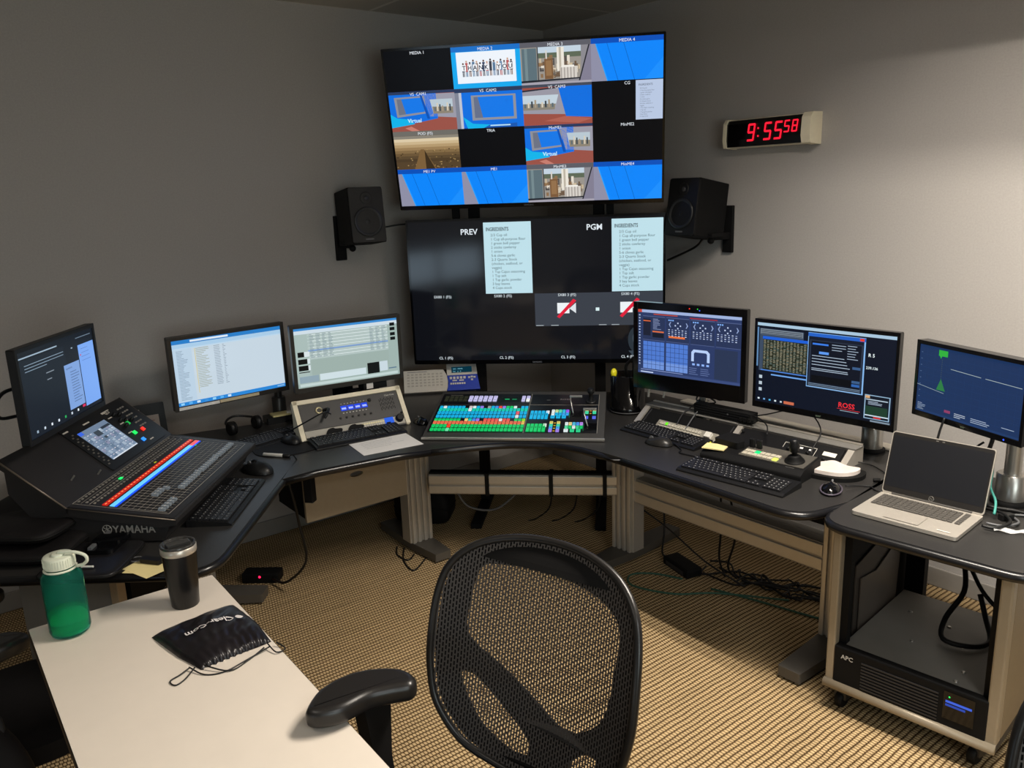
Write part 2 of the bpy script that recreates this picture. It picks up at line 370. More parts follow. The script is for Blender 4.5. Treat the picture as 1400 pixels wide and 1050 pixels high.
t = thing('control_desk', 'charcoal desk section along the right wall with rounded end by the laptop', 'desk', (0, 0, 0))
desk_part('desktop', rounded([(1.90, -1.243), (2.30, -1.238), (2.72, -1.245), (2.765, -1.02), (2.735, -.34), (1.50, -.34)], {2: .13}, .1), t)
desk_leg('leg', TR(1.50, -.80, 0) @ RZ(3), t, ff=.20, fb=.36)
desk_leg('leg', TR(2.63, -.78, 0) @ RZ(2), t, ff=.36, fb=.36)
b = MB(TR(2.065, -.79, .37)); b.box(-.5, .5, -.03, .03, -.062, .062, ALUD); b.box(-.5, .5, -.037, -.028, .004, .056, ALU); b.box(-.5, .5, -.037, -.028, -.056, -.004, ALU); b.build('beam', t, bevel=.004)
MB(TR(2.065, -.72, .52)).box(-.5, .5, -.03, .04, -.05, .02, BLKM).build('cable_tray', t, bevel=.004)
MB(TR(2.1, -.37, DZ+.001)).box(-.62, .64, -.03, .03, 0, .012, mat('brushed_rail', '#c9c2b4', .4, metal=.3)).build('rear_rail', t, bevel=.003)

t = thing('control_desk', 'charcoal angled desk section carrying the mixing console, nearest the white table', 'desk', (0, 0, 0))
desk_part('desktop', rounded([(1.142, -2.403), (1.775, -2.895), (1.21, -3.62), (.10, -2.85), (.28, -2.12), (.95, -2.25)], {1: .12}, .1), t)
AT = RZ(141)
desk_leg('leg', TR(.52, -2.60, 0) @ AT, t, ff=.30, fb=.25)
e = MB(TR(.93, -3.315, 0) @ RZ(48)); e.box(0, .34, -.02, .02, .03, DZ-.032, mat('grey_end_panel', '#77736d', .5)); e.build('end_panel', t, bevel=.003)
MB(TR(.93, -3.315, 0) @ RZ(48)).box(.34, .37, -.025, .025, .03, DZ-.032, mat('tan_post', '#a38e72', .5)).build('post', t, bevel=.003)
MB(TR(.93, -3.315, 0) @ RZ(48)).box(-.02, .45, -.05, .05, .0, .03, FOOT).build('foot', t, bevel=.006)
MB(TR(.95, -2.62, .45) @ AT).box(-.35, .35, .20, .24, -.15, .2, BLKM).build('modesty_panel', t, label='black panel under the angled desk')

# ================================================================== white table
t = thing('side_table', 'white rectangular table in the foreground holding the green bottle', 'table', (1.855, -2.915, 0), -1)
WT = mat('white_laminate', '#d3c9bc', .5, noise=.03, scale=20)
tp = MB().prism(rrect(0, 1.5, -.475, 0, .006), TZ-.028, TZ, WT).build('tabletop', t, bevel=.0015)
eb = MB()
o_, i_ = rrect(-.002, 1.502, -.477, .002, .008), rrect(0, 1.5, -.475, 0, .006)
n_ = len(o_); eb.add([(p[0], p[1], z) for z in (TZ-.0285, TZ-.002) for p in o_], [(i, (i+1) % n_, n_+(i+1) % n_, n_+i) for i in range(n_)], mat('brown_edge_band', '#4c3d2c', .5)); eb.build('edge_band', tp)
for x in (.12, 1.38):
    MB().box(x-.03, x+.03, -.27, -.21, .04, TZ-.028, FOOT).box(x-.03, x+.03, -.46, -.02, .01, .04, FOOT).box(x-.03, x+.03, -.44, -.04, TZ-.05, TZ-.028, FOOT).build('leg', t, bevel=.004)

# ================================================================== equipment rack
RL = mat('beige_rack_metal', '#9c907c', .42, metal=.2)
t = thing('equipment_rack', 'open beige and black equipment rack on casters under the laptop', 'rack', (2.80, -1.165, 0), 6)
desk_part('rack_top', rounded([(-.02, -.062), (.61, -.062), (.65, .72), (-.02, .72)], {0: .10, 1: .09}, .1), t)
def cas(x, y, rot):
    g = MB(TR(x, y, 0) @ RZ(rot)); g.box(-.022, .022, -.025, .025, .035, .09, mat('caster_metal', '#3a3836', .4, metal=.5)); g.lathe([(.024, -.014), (.03, -.010), (.03, .010), (.024, .014)], RUBB, 16, T=TR(0, -.012, .0305) @ RY(90)); return g.build('caster', t)
for x, y in ((.05, .05), (.48, .05), (.05, .60), (.48, .60)): cas(x, y, random.uniform(-20, 20))
MB().box(0, .03, 0, .045, .09, DZ-.032, RL).build('side_post', t, bevel=.006)
MB().box(.505, .54, 0, .045, .09, DZ-.032, RL).build('side_post', t, bevel=.006)
MB().box(.515, .54, .045, .66, .11, DZ-.032, mat('tan_rack_side', '#85765f', .5)).build('side_panel', t, bevel=.003)
MB().box(.0, .02, .045, .66, .11, DZ-.032, BLKM).build('side_panel', t)
for q in ((.03, .055, .03, .06), (.485, .505, .03, .06), (.03, .10, .60, .64), (.455, .505, .60, .64)): MB().box(*q, .11, DZ-.032, BLKM).build('mounting_rail', t)
MB().box(0, .54, .0, .66, .085, .112, DGREY).build('base_plate', t)
g = MB(); g.tube([(0, -.004, .10), (.54, -.004, .10)], .016, RL, 12, False); g.build('front_rail', t)
MB().rect(.15, .21, .60, .635, .021, mat('tan_sticker', '#8d7a58', .7), T=Matrix(((0, 0, 1, 0), (1, 0, 0, 0), (0, 1, 0, 0), (0, 0, 0, 1)))).build('sticker', t, label='small tan sticker inside the rack')
# document pockets on the inner left wall
g = thing('document_pocket', 'clear plastic document pocket holding papers inside the rack, left wall', 'document holder', (2.80, -1.165, 0), 6)
PW = Matrix(((0, 0, 1, 0), (1, 0, 0, 0), (0, 1, 0, 0), (0, 0, 0, 1)))
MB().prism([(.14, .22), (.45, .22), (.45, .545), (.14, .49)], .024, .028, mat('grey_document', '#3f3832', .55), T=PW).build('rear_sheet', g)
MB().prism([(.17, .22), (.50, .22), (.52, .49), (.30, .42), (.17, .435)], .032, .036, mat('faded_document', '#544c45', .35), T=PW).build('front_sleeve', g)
# UPS
t = thing('battery_backup', 'low black rack-mounted battery backup unit with blue display at the bottom of the rack', 'battery backup', (2.80, -1.165, .112), 6)
MB().box(.045, .495, .03, .56, .0, .135, mat('grey_painted_steel', '#7f7b74', .45, noise=.12, scale=12)).build('case', t, bevel=.002)
MB().box(.03, .51, -.004, .03, .0, .138, BLKM).build('front_bezel', t, bevel=.005)
g = MB()
for i in range(9): g.box(.125, .37, -.007, -.003, .012+i*.0115, .017+i*.0115, DGREY)
g.build('vent_grille', t)
MB(TR(0, -.005, 0) @ VERT).text('APC', .022, .055, .098, .0005, mat('pale_logo_ink', '#c9c8c4', .5), bold=True).build('badge', t, label='pale grey maker lettering')
g = MB(TR(0, -.005, 0) @ VERT); g.rect(.385, .475, .03, .125, .001, GLOSS); g.rect(.392, .468, .088, .096, .002, emi('#3f62d8', 1)); g.rect(.392, .45, .076, .084, .002, emi('#2a47a8', 1)); g.lathe([(.0025, 0), (.001, .002)], emi('#20ff60', 2), 8, T=TR(.402, .108, .001)); g.build('display', t, label='small blue status display')
g = MB()
for x, y in ((.13, .40), (.27, .38), (.21, .2), (.40, .05), (.40, .12)): g.lathe([(.008, .135), (.005, .1385)], SILV, 10, T=TR(x, y, 0))
g.build('screw', t)
# ================================================================== screens
class Cell:
    def __init__(s, mb, u0, v0, w, h, z=.0006): s.mb, s.u, s.v, s.w, s.h, s.z = mb, u0, v0, w, h, z; s.k = 0
    def r(s, x0, y0, x1, y1, c, k=0, st=1.0): s.mb.rect(s.u+x0*s.w, s.u+x1*s.w, s.v+y0*s.h, s.v+y1*s.h, s.z+k*.00025, emi(c, st)); return s
    def p(s, pts, c, k=0, st=1.0): s.mb.poly([(s.u+x*s.w, s.v+y*s.h) for x, y in pts], s.z+k*.00025, emi(c, st)); return s
    def t(s, txt, x, y, size, c='#e8eef5', k=10, al='C', bold=False, st=1.0, sx=1.0): s.mb.text(txt, size*s.h, s.u+x*s.w, s.v+y*s.h, s.z+k*.00025, emi(c, st), al, bold, sx=sx); return s
def c_title(c, txt, x=.5): c.t(txt, x, .895, .105); return c
def c_blue(c, ttl):
    c.r(0, 0, 1, 1, '#0b86fb').p([(0, 0), (.22, 0), (.06, .88), (0, .88)], '#8f8fa6', 1)
    c.p([(.22, 0), (.235, 0), (.075, .88), (.06, .88)], '#25a0ff', 2)
    for x in (.37, .60): c.p([(x, 0), (x+.008, 0), (x-.142, .88), (x-.15, .88)], '#0862c4', 2)
    c.p([(.74, 0), (1, 0), (1, .5)], '#1a90ff', 1).r(0, .88, 1, 1, '#0a50b8', 3); c_title(c, ttl)
def c_city(c, ttl):
    c.r(0, 0, 1, 1, '#8c8a90').r(.0, .1, .86, .88, '#9a948c', 1).r(.25, .74, .86, .88, '#c3d3e0', 2).r(.25, .62, .86, .74, '#5f6a58', 2)
    c.r(.02, .1, .23, .86, '#5d7078', 2).r(.06, .1, .10, .86, '#75898e', 3)
    rnd = random.Random(5)
    for i in range(46):
        x = .25+rnd.random()*.56; y = .1+rnd.random()*.42; w_ = .02+rnd.random()*.05; h_ = .06+rnd.random()*.18
        c.r(x, y, x+w_, y+h_, rnd.choice(['#b79f80', '#8d6f50', '#d9cdb8', '#6e5a48', '#c9b79a', '#54504e', '#e6ddce']), 3)
    c.r(.34, .12, .46, .60, '#7c5a3c', 4).r(.36, .2, .44, .56, '#94714d', 5).r(.36, .6, .38, .8, '#d8d4cc', 4).r(.52, .3, .62, .86, '#ece6da', 4).r(.55, .3, .58, .86, '#bdb4a4', 5).r(.56, .12, .80, .40, '#d6d0c8', 5).r(.58, .38, .76, .43, '#f0ece4', 6)
    for i in range(5): c.r(.57+i*.045, .12, .585+i*.045, .38, '#a29a94', 6)
    c.p([(.84, .05), (1, .05), (1, .88), (.98, .88)], '#837f92', 6).p([(.82, .05), (.84, .05), (.985, .88), (.965, .88)], '#2a2c33', 7)
    c.p([(0, .05), (.84, .1), (.84, .13), (0, .1)], '#20242c', 7).r(0, 0, 1, .05, '#a7a3b0', 6).r(.24, .1, .255, .88, '#3a3d42', 6).r(0, .88, 1, 1, '#5e5e66', 8); c_title(c, ttl)
def c_studio(c, ttl):
    c.r(0, 0, 1, 1, '#9a5348').p([(0, .1), (.72, .3), (.72, 1), (0, 1)], '#0f6fe0', 1).p([(.60, .36), (1, .30), (1, .92), (.52, .92)], '#9b9aa8', 1)
    c.p([(.66, .42), (.96, .42), (.96, .78), (.62, .78)], '#b9c8d2', 2).p([(.66, .42), (.96, .42), (.96, .58), (.65, .60)], '#8d8474', 3)
    for i in range(7): c.r(.68+i*.038, .48, .70+i*.038, .58+(i*7 % 4)*.035, ['#5a6a72', '#d8cdb8', '#37434c', '#a69680'][i % 4], 4)
    c.p([(.10, .36), (.56, .44), (.54, .88), (.08, .86)], '#8e9098', 2).p([(.13, .42), (.53, .48), (.51, .84), (.12, .82)], '#1478e8', 3).p([(.13, .42), (.24, .44), (.19, .82), (.12, .82)], '#6d7384', 4)
    c.p([(0, .1), (.36, .18), (.30, .30), (.10, .34), (0, .45)], '#10b4ea', 4).t('Virtual', .36, .22, .14, '#c8f0ff', 5, bold=True)
    c.p([(.2, .08), (.3, .12), (.42, .0), (.30, 0)], '#c87e70', 3).r(0, .93, 1, 1, '#2a3a5c', 5).p([(.56, .3), (.6, .3), (.5, .93), (.47, .93)], '#0a52b4', 4); c_title(c, ttl, .45)
def c_studio2(c, ttl):
    c.r(0, 0, 1, 1, '#0f6fe0').r(0, 0, .08, .9, '#7f8494', 1).r(.06, .0, .10, .9, '#c0c4d0', 2).p([(.1, .02), (.9, .1), (.9, .0), (.1, 0)], '#1a58b0', 2)
    c.r(.24, .20, .90, .82, '#8e929c', 2).r(.28, .26, .86, .78, '#1478e8', 3).p([(.28, .26), (.40, .26), (.34, .78), (.28, .78)], '#66708a', 4)
    c.p([(.1, .3), (.24, .12), (.5, .08), (.4, 0), (.16, 0)], '#10b4ea', 4).r(.5, .04, .8, .07, '#bfe8ff', 5).r(0, .9, 1, 1, '#2a3a5c', 5); c_title(c, ttl)
def c_studio3(c, ttl):
    c.r(0, 0, 1, 1, '#9c5044').p([(.62, .2), (1, .15), (1, .95), (.52, .92)], '#0f6fe0', 2).p([(.0, .3), (.62, .25), (.58, .9), (0, .86)], '#9a98a4', 1).p([(.0, .38), (.46, .38), (.52, .74), (0, .74)], '#c3d2dc', 2)
    c.p([(.0, .38), (.46, .38), (.48, .52), (0, .54)], '#8a8478', 3)
    for i in range(9): c.r(.02+i*.05, .44, .045+i*.05, .54+(i*5 % 4)*.03, ['#5a6a72', '#d8cdb8', '#37434c', '#a69680'][i % 4], 4)
    c.p([(.3, .1), (.8, .02), (1, .12), (.6, .2)], '#b06254', 2).r(0, .93, 1, 1, '#444a58', 5).p([(0, .83), (.55, .9), (.55, .93), (0, .87)], '#2a2c38', 5); c_title(c, ttl)
def c_thanks(c, ttl):
    c.r(0, 0, 1, 1, '#15a8ee').r(.07, .12, .93, .87, '#eef4fb', 1).r(0, .88, 1, 1, '#1a70c8', 2)
    cols = ['#31415e', '#b85a5a', '#3d3f49', '#5a7a9a', '#8a6a5a', '#6a88a8']
    for i in range(15):
        x = .15+i*.05; h_ = .56+(i*3 % 5)*.018
        c.r(x, .28, x+.012, .40, cols[(i+2) % 6], 2).r(x+.018, .28, x+.03, .40, cols[(i+2) % 6], 2).r(x-.004, .40, x+.034, h_, cols[i % 6], 2)
        c.p([(x+.015+.014*cos(a*pi/3), h_+.03+.028*sin(a*pi/3)) for a in range(6)], ['#5a3a2c', '#c9a088', '#3a2a24'][i % 3], 3)
    for i, ch in enumerate('THANK'): c.r(.145+i*.082, .42, .205+i*.082, .57, '#f6f8fb', 4).t(ch, .175+i*.082, .44, .15, '#16233c', 6, bold=True)
    for i, ch in enumerate('YOU'): c.r(.655+i*.082, .42, .715+i*.082, .57, '#f6f8fb', 4).t(ch, .685+i*.082, .44, .15, '#16233c', 6, bold=True)
    c_title(c, ttl)
def c_pod(c, ttl):
    c.r(0, 0, 1, 1, '#54422c')
    for i in range(9): c.r(0, .2+i*.075, 1, .275+i*.075, ['#4c3c28', '#5a4830', '#6c5638', '#836a46', '#9c8058', '#b59a70', '#cbb48c', '#dccaa8', '#8a8478'][i], 1)
    c.p([(.28, 0), (.62, 0), (.45, .52), (.40, .52)], '#7c5f3a', 3).p([(.46, 0), (.60, 0), (.46, .5)], '#3c2e1c', 4)
    rnd = random.Random(3)
    for i in range(60): x = rnd.random(); y = rnd.random()*.5; c.r(x*.97, y, x*.97+.02, y+.025, rnd.choice(['#8f7448', '#3a2d1c', '#a98c5c', '#6a5434']), 2)
    c.r(0, .88, 1, 1, '#6f6c66', 5); c_title(c, ttl)
def c_black(c, ttl, x=.5, k=0): c.r(0, 0, 1, 1, '#07080c'); c_title(c, ttl, x)
ING = ['2/3 Cup oil', '1 Cup all-purpose flour', '1 green bell pepper', '2 sticks cawlerey', '1 onion', '5-6 cloves garlic', '2-3 Quarts Stock', '(chicken, seafood, or', 'veggie)', '1 Tsp Cajun seasoning', '1 Tsp salt', '1 Tsp garlic powder', '3 bay leaves', '4 Cups stock']
def tv(name, label, C, yaw, tilt, W, H):
    t = thing(name, label, 'television', C, yaw)
    T = RX(tilt) @ VERT
    MB(T).prism(rrect(-W/2, W/2, -H/2, H/2, .006), -.055, 0, GLOSS).build('housing', t, bevel=.003)
    MB(T).box(-W*.33, W*.33, -H*.38, H*.30, -.085, -.055, BLKM).build('rear_cover', t, bevel=.008)
    return t, T
# upper multiviewer
W1, H1 = 1.373, .795
t, T = tv('wall_television', 'upper large screen showing a grid of sixteen camera and media views', (.868, -.878, 2.107), 43, 12.5, W1, H1)
s = MB(T); sw, sh = W1-.022, H1-.034; u0, v0 = -sw/2, -H1/2+.022
s.rect(u0, u0+sw, v0, v0+sh, .0003, emi('#05060a'))
G = [[(c_black, 'MEDIA 1'), (c_thanks, 'MEDIA 2'), (c_city, 'MEDIA 3'), (c_blue, 'MEDIA 4')], [(c_studio, 'VS  CAM1'), (c_studio2, 'VS  CAM2'), (c_studio3, 'VS  CAM3'), (c_black, 'CG')],
     [(c_pod, 'POD (FS)'), (c_black, 'TRIA'), (c_studio, 'MinME1'), (c_black, 'MinME2')], [(c_blue, 'ME1 PV'), (c_blue, 'ME1'), (c_city, 'MinME3'), (c_blue, 'MinME4')]]
for r_ in range(4):
    for q in range(4):
        fn, ttl = G[r_][q]; fn(Cell(s, u0+q*sw/4, v0+(3-r_)*sh/4, sw/4, sh/4), ttl)
c = Cell(s, u0+3.62*sw/4, v0+2.03*sh/4, .38*sw/4, .95*sh/4, .001); c.r(0, 0, 1, 1, '#b9c8e2').t('INGREDIENTS', .1, .86, .075, '#39404c', 2, 'L', sx=.8)
for i, l in enumerate(ING): c.t(l, .15, .78-i*.055, .045, '#5c6472', 2, 'L', sx=.9)
s.build('screen', t)
MB(T).text('SAMSUNG', .011, 0, -H1/2+.006, .0006, mat('badge_grey', '#8b8f97', .4), 'C').build('badge', t)
# lower preview / programme screen
W2, H2 = 1.373, .790
t, T = tv('wall_television', 'lower large dark screen marked PREV and PGM with ingredient lists', (.783, -.766, 1.271), 45, 1, W2, H2)
s = MB(T); sw, sh = W2-.022, H2-.034; u0, v0 = -sw/2, -H2/2+.022
TVD = bpy.data.materials.new('dark_screen_glass'); TVD.use_nodes = True; _b = TVD.node_tree.nodes['Principled BSDF']
_b.inputs['Base Color'].default_value = (.006, .006, .008, 1); _b.inputs['Roughness'].default_value = .09; _b.inputs['Specular IOR Level'].default_value = .42
_b.inputs['Emission Color'].default_value = lin('#0b0d12'); _b.inputs['Emission Strength'].default_value = 1
s.rect(u0, u0+sw, v0, v0+sh, .0003, TVD)
c = Cell(s, u0, v0, sw, sh)
c.t('PREV', .245, .905, .055, '#dfe8ee', 2, bold=True).t('PGM', .735, .915, .055, '#dfe8ee', 2, bold=True)
for xo in (.302, .802):
    xe = xo+.188 if xo < .5 else .998
    c.r(xo, .485, xe, .985, '#bfe0ea', 1); c.t('INGREDIENTS', xo+.01, .925, .036, '#2c3e46', 3, 'L', sx=.72, bold=True)
    for i, l in enumerate(ING): c.t(l, xo+.028, .888-i*.0285, .026, '#41616c', 3, 'L')
c.r(.497, .245, .999, .48, '#3a3f48', 1)
for xo in (.62, .868):
    c.r(xo-.034, .335, xo+.014, .41, '#eef3f6', 2).p([(xo+.014, .37), (xo+.04, .335), (xo+.04, .41)], '#dfe5ea', 2).p([(xo-.036, .312), (xo-.026, .30), (xo+.042, .425), (xo+.03, .438)], '#e0203c', 3)
c.r(.738, .35, .752, .373, '#d9f0f2', 2)
for x, tx in ((.125, 'SX80 1 (FS)'), (.37, 'SX80 2 (FS)'), (.625, 'SX80 3 (FS)'), (.873, 'SX80 4 (FS)')): c.t(tx, x, .458, .027, '#dfeaf0', 4)
for x, tx in ((.125, 'CL 1 (FS)'), (.375, 'CL 2 (FS)'), (.625, 'CL 3 (FS)'), (.865, 'CL 4 (FS)')): c.t(tx, x, .008, .027, '#dfeaf0', 4)
for x in (.50, .56, .75, .8): c.r(x, .247, x+.03, .252, '#aab4ba', 2)
disc = [(.90+.06*cos(a*pi/12)*.6, .14+.095*sin(a*pi/12)) for a in range(24)]
c.p(disc, '#2b343c', 1).p([(.90+.03*cos(a*pi/12)*.6, .15+.05*sin(a*pi/12)) for a in range(24)], '#46525c', 2).p([(.90+.018*cos(a*pi/12)*.6, .15+.03*sin(a*pi/12)) for a in range(24)], '#1d242b', 3)
c.p([(.865, .06), (.93, .06), (.91, .02), (.885, .02)], '#39444e', 2)
s.build('screen', t)
MB(T).text('SAMSUNG', .011, 0, -H2/2+.005, .0006, mat('badge_grey', '#8b8f97', .4), 'C').build('badge', t)
# floor stand carrying both
t = thing('screen_stand', 'black floor stand holding the two large screens in the room corner', 'stand', (.70, -.683, 0), 45)
for x in (-.34, .34):
    MB().box(x-.03, x+.03, .02, .06, .03, 2.35, BLKM).build('upright', t, bevel=.003)
    MB().box(x-.03, x+.03, -.35, .30, .0, .03, BLKM).build('base_foot', t, bevel=.003)
MB().box(-.34, .34, .025, .055, .14, .20, BLKM).build('crossbar', t, bevel=.003)
MB().box(-.34, .34, .025, .055, .50, .54, BLKM).build('crossbar', t, bevel=.003)
for z in (1.271, 2.07):
    g = MB(); g.box(-.40, .40, -.004 if z < 2 else .0, .02, z-.17, z-.11, BLKM); g.box(-.40, .40, -.004 if z < 2 else .0, .02, z+.06, z+.12, BLKM)
    g.build('mount_plate', t)
for x in (-.43, .40): MB().box(x-.02, x+.02, -.03, -.005, 1.60, 1.76, BLKM).build('mount_rail', t)

# ================================================================== monitors
def monitor(label, C, yaw, W, H, draw, frame=GLOSS, bez=(.016, .016, .022), chin=0, tilt=0, thick=.028, extra=None):
    t = thing('computer_monitor', label, 'monitor', C, yaw, None); T = RX(tilt) @ VERT
    bs, bt, bb = bez
    g = MB(T); g.prism(rrect(-W/2, W/2, -H/2, H/2, .006), -thick, -.004, frame)
    # raised bezel
    for a in ((-W/2, -W/2+bs, -H/2, H/2), (W/2-bs, W/2, -H/2, H/2), (-W/2+bs, W/2-bs, -H/2, -H/2+bb), (-W/2+bs, W/2-bs, H/2-bt, H/2)): g.box(a[0], a[1], a[2], a[3], -.005, .001, frame)
    g.build('bezel', t, bevel=.0012)
    MB(T).box(-W*.3, W*.3, -H*.33, H*.28, -thick-.022, -thick, BLKM).build('rear_cover', t, bevel=.01)
    s = MB(T); sw, sh = W-2*bs, H-bt-bb; c = Cell(s, -sw/2, -H/2+bb, sw, sh, -.0035); draw(c); s.build('screen', t)
    return t, T
def lines(c, x, y, n, dy, wmin, wmax, col, h=.006, k=3, seed=1):
    r = random.Random(seed)
    for i in range(n): c.r(x, y-i*dy, x+wmin+r.random()*(wmax-wmin), y-i*dy+h, col, k)
def d_left(c):
    c.r(0, 0, 1, 1, '#141a22').p([(0, 0), (.62, 0), (.56, .9), (0, .9)], '#18202a', 1)
    c.r(.53, .1, .745, .66, '#7fa3dc', 2).r(.755, .05, .985, .84, '#7aa8f2', 2).t('Ingredients', .55, .60, .035, '#3a4a66', 3, 'L')
    lines(c, .60, .55, 12, .034, .08, .13, '#4f6894', .008, 3)
    lines(c, .79, .78, 4, .05, .04, .14, '#5a7cc0', .006, 3, 5); c.r(.77, .70, .785, .72, '#d04860', 4)
    lines(c, .06, .83, 3, .035, .25, .5, '#8ea4b8', .007, 3, 2); c.r(.0, .92, .48, .935, '#9fb4c6', 3).r(.30, .66, .40, .67, '#8c98a4', 3).r(.30, .58, .36, .59, '#8c98a4', 3)
    c.r(.74, .93, .96, .94, '#6d7f90', 3).r(.66, .83, .68, .845, '#9fb4c6', 3)
    for i, q in enumerate(['#9fb4c6', '#c8d4e0', '#e0e8f0', '#dfe8f2', '#2fae5e', '#c8d4e0', '#e0e8f0']): c.r(.08+i*.09, .045, .10+i*.09, .075, q, 3)
    c.r(.70, .06, .74, .09, '#d83060', 4)
def d_explorer(c):
    c.r(0, 0, 1, 1, '#bcd6ea').r(0, .06, 1, .86, '#c6d6e2', 1).r(0, .94, 1, 1, '#2a7ec8', 2).r(0, .88, 1, .94, '#a9cce8', 2).r(0, .0, 1, .055, '#2b86d6', 3).r(.16, .955, .5, .985, '#dfeaf4', 3)
    c.r(0, .06, .165, .86, '#bcd2e4', 2); lines(c, .03, .83, 34, .0225, .04, .10, '#7f94aa', .007, 4, 4)
    lines(c, .20, .84, 24, .026, .05, .13, '#9aa08c', .008, 4, 6); lines(c, .36, .84, 24, .026, .05, .06, '#8796a6', .008, 4, 7); lines(c, .44, .84, 24, .026, .01, .03, '#8796a6', .008, 4, 8)
    c.r(.19, .16, .196, .85, '#d6c98c', 3)
    for i in range(7): c.r(.02+i*.07, .012, .05+i*.07, .045, ['#8fd0f8', '#5cb0f0', '#d0e8fa', '#3f8fd8'][i % 4], 4)
    c.r(.92, .015, .99, .04, '#7fb0e0', 4)
    c.r(.17, .45, .6, .8, '#c9d9e6', 1)
def d_editor(c):
    c.r(0, 0, 1, 1, '#9fb3ae').r(0, .96, 1, 1, '#3a8ad0', 2).r(0, .90, 1, .96, '#cfdde6', 2)
    for i in range(16): c.r(.12, .87-i*.027, .90, .888-i*.027, '#b8c8c6' if i % 2 else '#d3e0e0', 2)
    for x in (.14, .20, .26, .32, .72, .78, .84): lines(c, x, .875, 15, .027, .02, .045, '#6f8492', .008, 4, int(x*100))
    c.r(.12, .60, .90, .625, '#7d9ed0', 3).r(.12, .20, .90, .45, '#9db0aa', 2).r(.02, .02, .98, .065, '#c2d4d2', 3).r(.0, .07, .14, .90, '#a9bcb8', 2)
    for y, w_ in ((.52, .06), (.40, .085), (.29, .09)): c.r(.02, y, .02+w_, y+.085, '#0c0e10', 5).r(.02+w_, y, .13, y+.085, '#d9e4e8', 4)
    c.r(.02, .255, .12, .27, '#1a1e20', 5)
    for y in (.87, .79, .70, .62): c.r(.925, y, .975, y+.055, '#0e1214', 5)
    c.r(.21, .09, .66, .20, '#cfdfe4', 3).r(.02, .08, .20, .19, '#8ea4b0', 3).r(.675, .08, .795, .27, '#101414', 5).r(.80, .10, .88, .27, '#c9d8e0', 4).r(.89, .12, .97, .14, '#5f7a90', 4)
def d_switcher(c):
    c.r(0, 0, 1, 1, '#2c3b66').r(0, .955, 1, 1, '#9fb2dc', 2).r(.0, .955, .04, 1, '#d04838', 3).r(.0, 0, .035, .95, '#2e3c60', 2)
    for i in range(18): c.r(.008, .9-i*.045, .024, .918-i*.045, '#a8b8dc', 3)
    c.r(.0, .0, 1, .04, '#3b4c7c', 2); c.r(.16, .93, .40, .945, '#c04830', 3).r(.52, .915, .78, .93, '#a82c30', 3)
    for q in range(4):
        x0 = .05+q*.24; c.r(x0, .54, x0+.225, .90, '#293557', 2).r(x0, .895, x0+.225, .905, '#53618c', 3).r(x0, .53, x0+.225, .537, '#53618c', 3)
    c.r(.055, .60, .13, .86, '#1d2233', 3).r(.055, .82, .13, .835, '#e06a3a', 4).r(.15, .66, .265, .68, '#e2703c', 4).r(.15, .58, .265, .65, '#171c2a', 3); lines(c, .155, .86, 8, .022, .04, .09, '#8a98c0', .008, 4, 3)
    c.r(.315, .595, .475, .625, '#e8743a', 4)
    for q in range(3):
        x0 = .30+q*.24+(.0 if q < 2 else -.01)
        for i in range(3): c.r(x0+.01+i*.02, .855, x0+.024+i*.02, .875, '#7fb0f8', 4)
        cx, cy = x0+.105, .79
        for dx, dy in ((.025, 0), (-.025, 0), (0, .04), (0, -.04)): c.r(cx+dx-.006, cy+dy-.01, cx+dx+.006, cy+dy+.01, '#c4d2f2', 4)
        c.p([(x0+.03, .76), (x0+.038, .76), (x0+.026, .80), (x0+.038, .84), (x0+.03, .84), (x0+.015, .80)], '#8fa2d0', 4).p([(x0+.19, .76), (x0+.182, .76), (x0+.194, .80), (x0+.182, .84), (x0+.19, .84), (x0+.205, .80)], '#8fa2d0', 4)
        for r_ in range(4):
            for k in range(6): c.r(x0+.01+k*.033, .715-r_*.03, x0+.026+k*.033, .727-r_*.03, '#8c9cc8' if (k+r_) % 2 else '#c8d4f0', 4)
    for x0 in (.055, .29):
        c.r(x0, .08, x0+.215, .51, '#4f7ad0', 3).r(x0, .08, x0+.215, .20, '#7094dc', 4)
        for i in range(1, 5): c.r(x0+i*.043, .08, x0+.003+i*.043, .51, '#24335c', 5)
        for i in range(1, 6): c.r(x0, .08+i*.072, x0+.215, .085+i*.072, '#24335c', 5)
    c.p([(.54, .28), (.54, .42), (.56, .46), (.69, .46), (.715, .42), (.715, .28), (.69, .28), (.69, .40), (.68, .42), (.575, .42), (.565, .40), (.565, .28)], '#b8d0fa', 4)
    for i in range(4): c.r(.55+i*.045, .22, .575+i*.045, .25, '#8fb4f8', 4)
    lines(c, .52, .17, 4, .03, .06, .09, '#6476a8', .009, 4, 9); lines(c, .63, .17, 4, .03, .06, .09, '#6476a8', .009, 4, 11); c.r(.76, .05, .97, .5, '#2a3652', 2)
    c.r(.03, .055, .46, .065, '#8a9cd0', 5).r(.03, .015, .16, .03, '#c8d8fa', 5)
